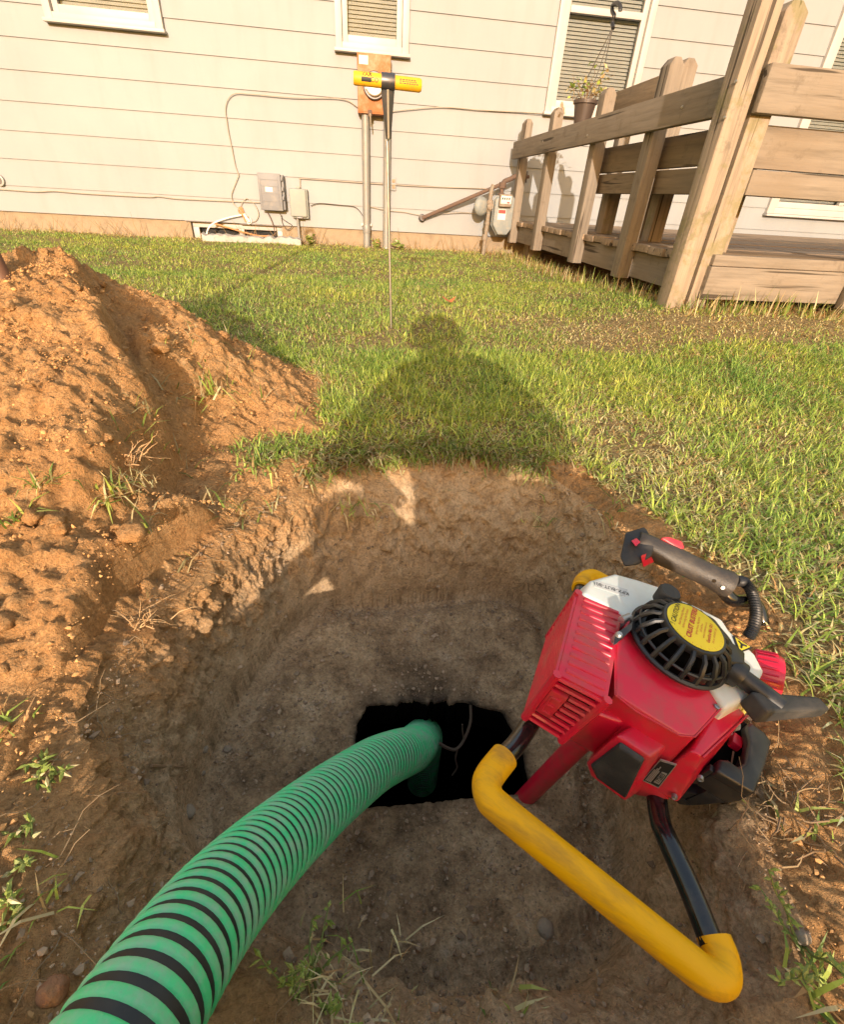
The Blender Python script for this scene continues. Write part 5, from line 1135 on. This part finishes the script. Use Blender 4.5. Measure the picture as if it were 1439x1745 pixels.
stone(H(100, 905), .014, 'flat clod of soil on the lower left of the heap', 'heap', 9, 'clod'); stone(H(228, 912), .022, 'large clod at the shadow line below the heap', 'heap', 10, 'clod')
stone(H(275, 596), .020, 'round clod on the crest right of the heap peak', 'heap', 11, 'clod'); stone(H(280, 575), .013, 'smaller clod resting behind the round one on the crest', 'heap', 12, 'clod')

lp = H(765, 526); m = MB(); n = 9
m.add([(lp[0]+.03*cos(2*pi*k/n)*(1+.3*(k % 2)), lp[1]+.024*sin(2*pi*k/n)*(1+.3*(k % 2)), lp[2]+.045+.012*cos(4*pi*k/n)) for k in range(n)]+[(lp[0], lp[1], lp[2]+.038)], [(k, (k+1) % n, n) for k in range(n)])
tag(m.build('fallen_leaf', plain('rust_leaf', (.50, .16, .05), .8)), 'fallen orange-brown leaf on the lawn right of the probe', 'leaf')
st = tag(MB().tube([H(500, 1311)*.0+H(262, 1312)+np.array([0, 0, .012]), H(318, 1318)+np.array([0, 0, .02])], [.0022, .0012], 5).build('twig', plain('twig_bark', (.30, .19, .10), .9)), 'short dry twig against the left pit wall', 'twig')

def make_shovel():
    b = H(2, 468); o = thing('shovel', b, 'shovel with a brown wooden shaft stuck in the heap at the left edge', 'shovel')
    d = unit(SHOVEL_DIR); up = np.array([0, 0, 1.])
    MB().tube([b-d*.06, b+d*.30, b+d*.95], [.018, .0165, .016], 14).build('shaft', plain('shovel_shaft', (.13, .06, .03), .6, dirt=(.25, .15, .08)), o)
    a, c, _ = frame_of(d); t = b+d*.95
    MB().tube(spline([t-a*.055+d*.09, t-a*.05+d*.03, t, t+a*.05+d*.03, t+a*.055+d*.09], 5), .011, 10).tube([t-a*.055+d*.09, t+a*.055+d*.09], .014, 12).build('grip', MAT['black_plastic'], o)
    m = MB(); q = b-d*.05
    m.loft([q-a*.10+c*.012, q+a*.10+c*.012, q+a*.11-d*.17, q-d*.26, q-a*.11-d*.17], [q-a*.10+c*.016, q+a*.10+c*.016, q+a*.11-d*.17+c*.004, q-d*.26+c*.004, q-a*.11-d*.17+c*.004]); m.build('blade', MAT['steel'], o, .002)
SHOVEL_DIR = (-.28, .30, 1.)
make_shovel()

# ================================================================ the photographer, squatting at the front rim behind the camera
def skin_mesh(name, chains, mat, parent, sub=2):
    """chains: lists of (point, radius); equal points are shared"""
    vs, rs, es, ix = [], [], [], {}
    for ch in chains:
        prev = None
        for p, r in ch:
            k = tuple(np.round(p, 4))
            if k not in ix: ix[k] = len(vs); vs.append(p); rs.append(r)
            if prev is not None and prev != ix[k]: es.append((prev, ix[k]))
            prev = ix[k]
    me = bpy.data.meshes.new(name); off = np.array(wpos(parent)) if parent else np.zeros(3); me.from_pydata([tuple(float(c) for c in np.asarray(v)-off) for v in vs], es, [])
    o = bpy.data.objects.new(name, me); COL.objects.link(o); s = o.modifiers.new('skin', 'SKIN'); s.use_smooth_shade = True
    for i, r in enumerate(rs):
        sv = me.skin_vertices[0].data[i]; sv.radius = (r, r) if not hasattr(r, '__len__') else r; sv.use_root = i == 0
    u = o.modifiers.new('smooth', 'SUBSURF'); u.levels = sub; u.render_levels = sub
    dg = bpy.context.evaluated_depsgraph_get(); me2 = bpy.data.meshes.new_from_object(o.evaluated_get(dg)); o.modifiers.clear(); o.data = me2; me2.name = name
    me2.materials.clear(); me2.materials.append(mat); me2.polygons.foreach_set('use_smooth', [True]*len(me2.polygons))
    if parent: o.parent = parent
    return o
def make_person():
    o = thing('person', (0, -.45, -.62), 'person in dark shirt, jeans and cap squatting at the pit edge with a phone', 'person')
    V = lambda *a: np.array(a, float)
    pel, wa, ch, nk, hb, ht = V(.02, -.52, -.40), V(.02, -.50, -.24), V(.02, -.42, -.06), V(-.02, -.37, .045), V(-.03, -.33, .115), V(-.032, -.325, .195)
    sl, sr = V(-.165, -.40, -.015), V(.205, -.41, -.025); el, er = V(-.262, -.32, -.155), V(.300, -.31, -.180); wl, wr = V(-.14, -.15, -.25), V(.106, -.078, -.062)
    hl, hr = V(-.09, -.52, -.41), V(.13, -.52, -.41); kl, kr = V(-.215, -.18, -.305), V(.325, -.20, -.26); al, ar = V(-.17, -.36, -.575), V(.26, -.38, -.57); tl, tr = V(-.19, -.18, -.60), V(.29, -.20, -.60)
    arm = lambda s, e, w, k=1.: [(s, .055*k), ((s+e)/2, .047*k), (e, .040*k), ((e+w)/2, .036*k), (w, .027*k)]
    leg = lambda h, k_, a, t, k=1.: [(h, .085*k), ((h+k_)/2, .078*k), (k_, .060*k), ((k_+a)/2, .055*k), (a, .038*k), (t, .035*k)]
    def hand(w, fwd, side, curl, up):
        fwd, side, up = unit(fwd), unit(side), unit(up); pm = w+fwd*.055; out = [[(w, .027), (w+fwd*.03, .030), (pm, .030)]]
        for k, (sx, L) in enumerate(((-.030, .066), (-.010, .076), (.010, .070), (.029, .054))):
            b = pm+side*sx+fwd*.022; j = b+fwd*L*.45+up*curl*.25*L; e = j+fwd*L*.3*(1-curl)+up*curl*.55*L
            out.append([(pm, .030), (b, .0098), (j, .0088), (e, .0078)])
        t0 = w+fwd*.02-side*.030; out.append([(w+fwd*.03, .030), (t0, .012), (t0-side*.018+fwd*.030+up*.01, .0105), (t0-side*.015+fwd*.055+up*.02, .009)])
        return out
    body = [[(pel, .10), (wa, .105), (ch, .115), (nk, .050), (hb, .068), (V(-.031, -.327, .155), .082), (ht, .072)],
            [(ch, .115)]+arm(sl, el, wl), [(ch, .115)]+arm(sr, er, wr), [(pel, .10)]+leg(hl, kl, al, tl), [(pel, .10)]+leg(hr, kr, ar, tr)]
    body += hand(wl, V(.5, .3, -.7), V(.8, -.1, .5), .3, V(0, .6, .2)) + hand(wr, V(-.62, .05, .55), V(.3, .2, .9), .5, V(-.4, .8, 0))
    b = skin_mesh('body', body, MAT['skin'], o)
    fc = V(-.031, -.25, .15)
    nose = MB().hull([fc+V(-.009, -.006, .012), fc+V(.009, -.006, .012), fc+V(0, .026, -.012), fc+V(-.013, -.002, -.02), fc+V(.013, -.002, -.02), fc+V(0, -.01, .025)]).build('nose', MAT['skin'], o, .004)
    for s in (-1, 1):
        MB().lathe(fc+V(.03*s, -.012, .012), (0, 1, 0), [(.011, 0), (.009, .006), (.001, .009)], 14).build('eye', MAT['white_plastic'], o)
        MB().lathe(V(-.031+.083*s, -.33, .148), (s, 0, 0), [(.022, -.01), (.026, .004), (.016, .008)], 14).build('ear', MAT['skin'], o)
    MB().tube([fc+V(-.022, -.012, -.042), fc+V(0, -.004, -.044), fc+V(.022, -.012, -.042)], [.003, .005, .003], 8).build('mouth', plain('lips', (.35, .14, .11), .5), o)
    skin_mesh('shirt', [[(pel+V(0, .02, .06), (.145, .115)), (wa+V(.02, 0, 0), (.160, .125)), (ch-V(0, 0, .04), (.140, .125)), (ch+V(0, .01, .035), (.120, .095)), (nk+V(-.005, -.01, .025), .082)], [(nk+V(-.005, -.01, .025), .082), (V(.085, -.40, .052), .078), (V(.15, -.405, .02), .078), (sr, .080)], [(nk+V(-.005, -.01, .025), .082), (V(-.11, -.39, .035), .072), (sl, .074)],
                        [(ch-V(0, 0, .04), (.140, .125)), (sl, .074), ((sl+el)/2, .066), (el*.85+sl*.15, .062)], [(ch-V(0, 0, .04), (.140, .125)), (sr, .080), ((sr+er)/2, .090), (er*.85+sr*.15, .080)]], MAT['shirt'], o)
    skin_mesh('trousers', [[(pel, .135), (hl, .105), ((hl+kl)/2, .095), (kl, .082), ((kl+al)/2, .066), (al+V(0, 0, .03), .050)], [(pel, .135), (hr, .105), ((hr+kr)/2, .090), (kr, .074), ((kr+ar)/2, .066), (ar+V(0, 0, .03), .050)]], MAT['jeans'], o)
    for a, t in ((al, tl), (ar, tr)): skin_mesh('boot', [[(a+V(0, 0, .06), .050), (a, .052), ((a+t)/2+V(0, 0, -.005), .047), (t, .045), (t+V(0, .035, -.01), .034)]], MAT['boot'], o)
    cpm = MB().lathe(V(-.032, -.328, .165), (0, -.05, 1), [(.102, -.02), (.104, .01), (.100, .05), (.076, .086), (.036, .104), (.001, .107)], 28).build('cap', MAT['cap'], o)
    m = MB(); pts = [(V(-.032, -.328, .172)+V(.092*cos(a), .088*sin(a), 0)) for a in np.linspace(-.35, 1.7, 12)]; q = [p+V(.055*cos(a), .055*sin(a), -.015)*(1-abs(a-.68)/1.25) for p, a in zip(pts, np.linspace(-.35, 1.7, 12))]
    m.loft(pts+q[::-1], [p+V(0, 0, .006) for p in pts+q[::-1]]); m.build('cap_brim', MAT['cap'], cpm)
    ph = thing('phone', (0, -.03, -.01), 'slim black phone held up in the right hand of the squatting person', 'phone')
    MB().box((-.036, -.030, -.088), (.036, -.021, .066)).build('phone_case', MAT['black_plastic'], ph, .004)
    MB().box((-.032, -.0315, -.083), (.032, -.0302, .061)).build('screen', MAT['dark_hole'], ph)
make_person()
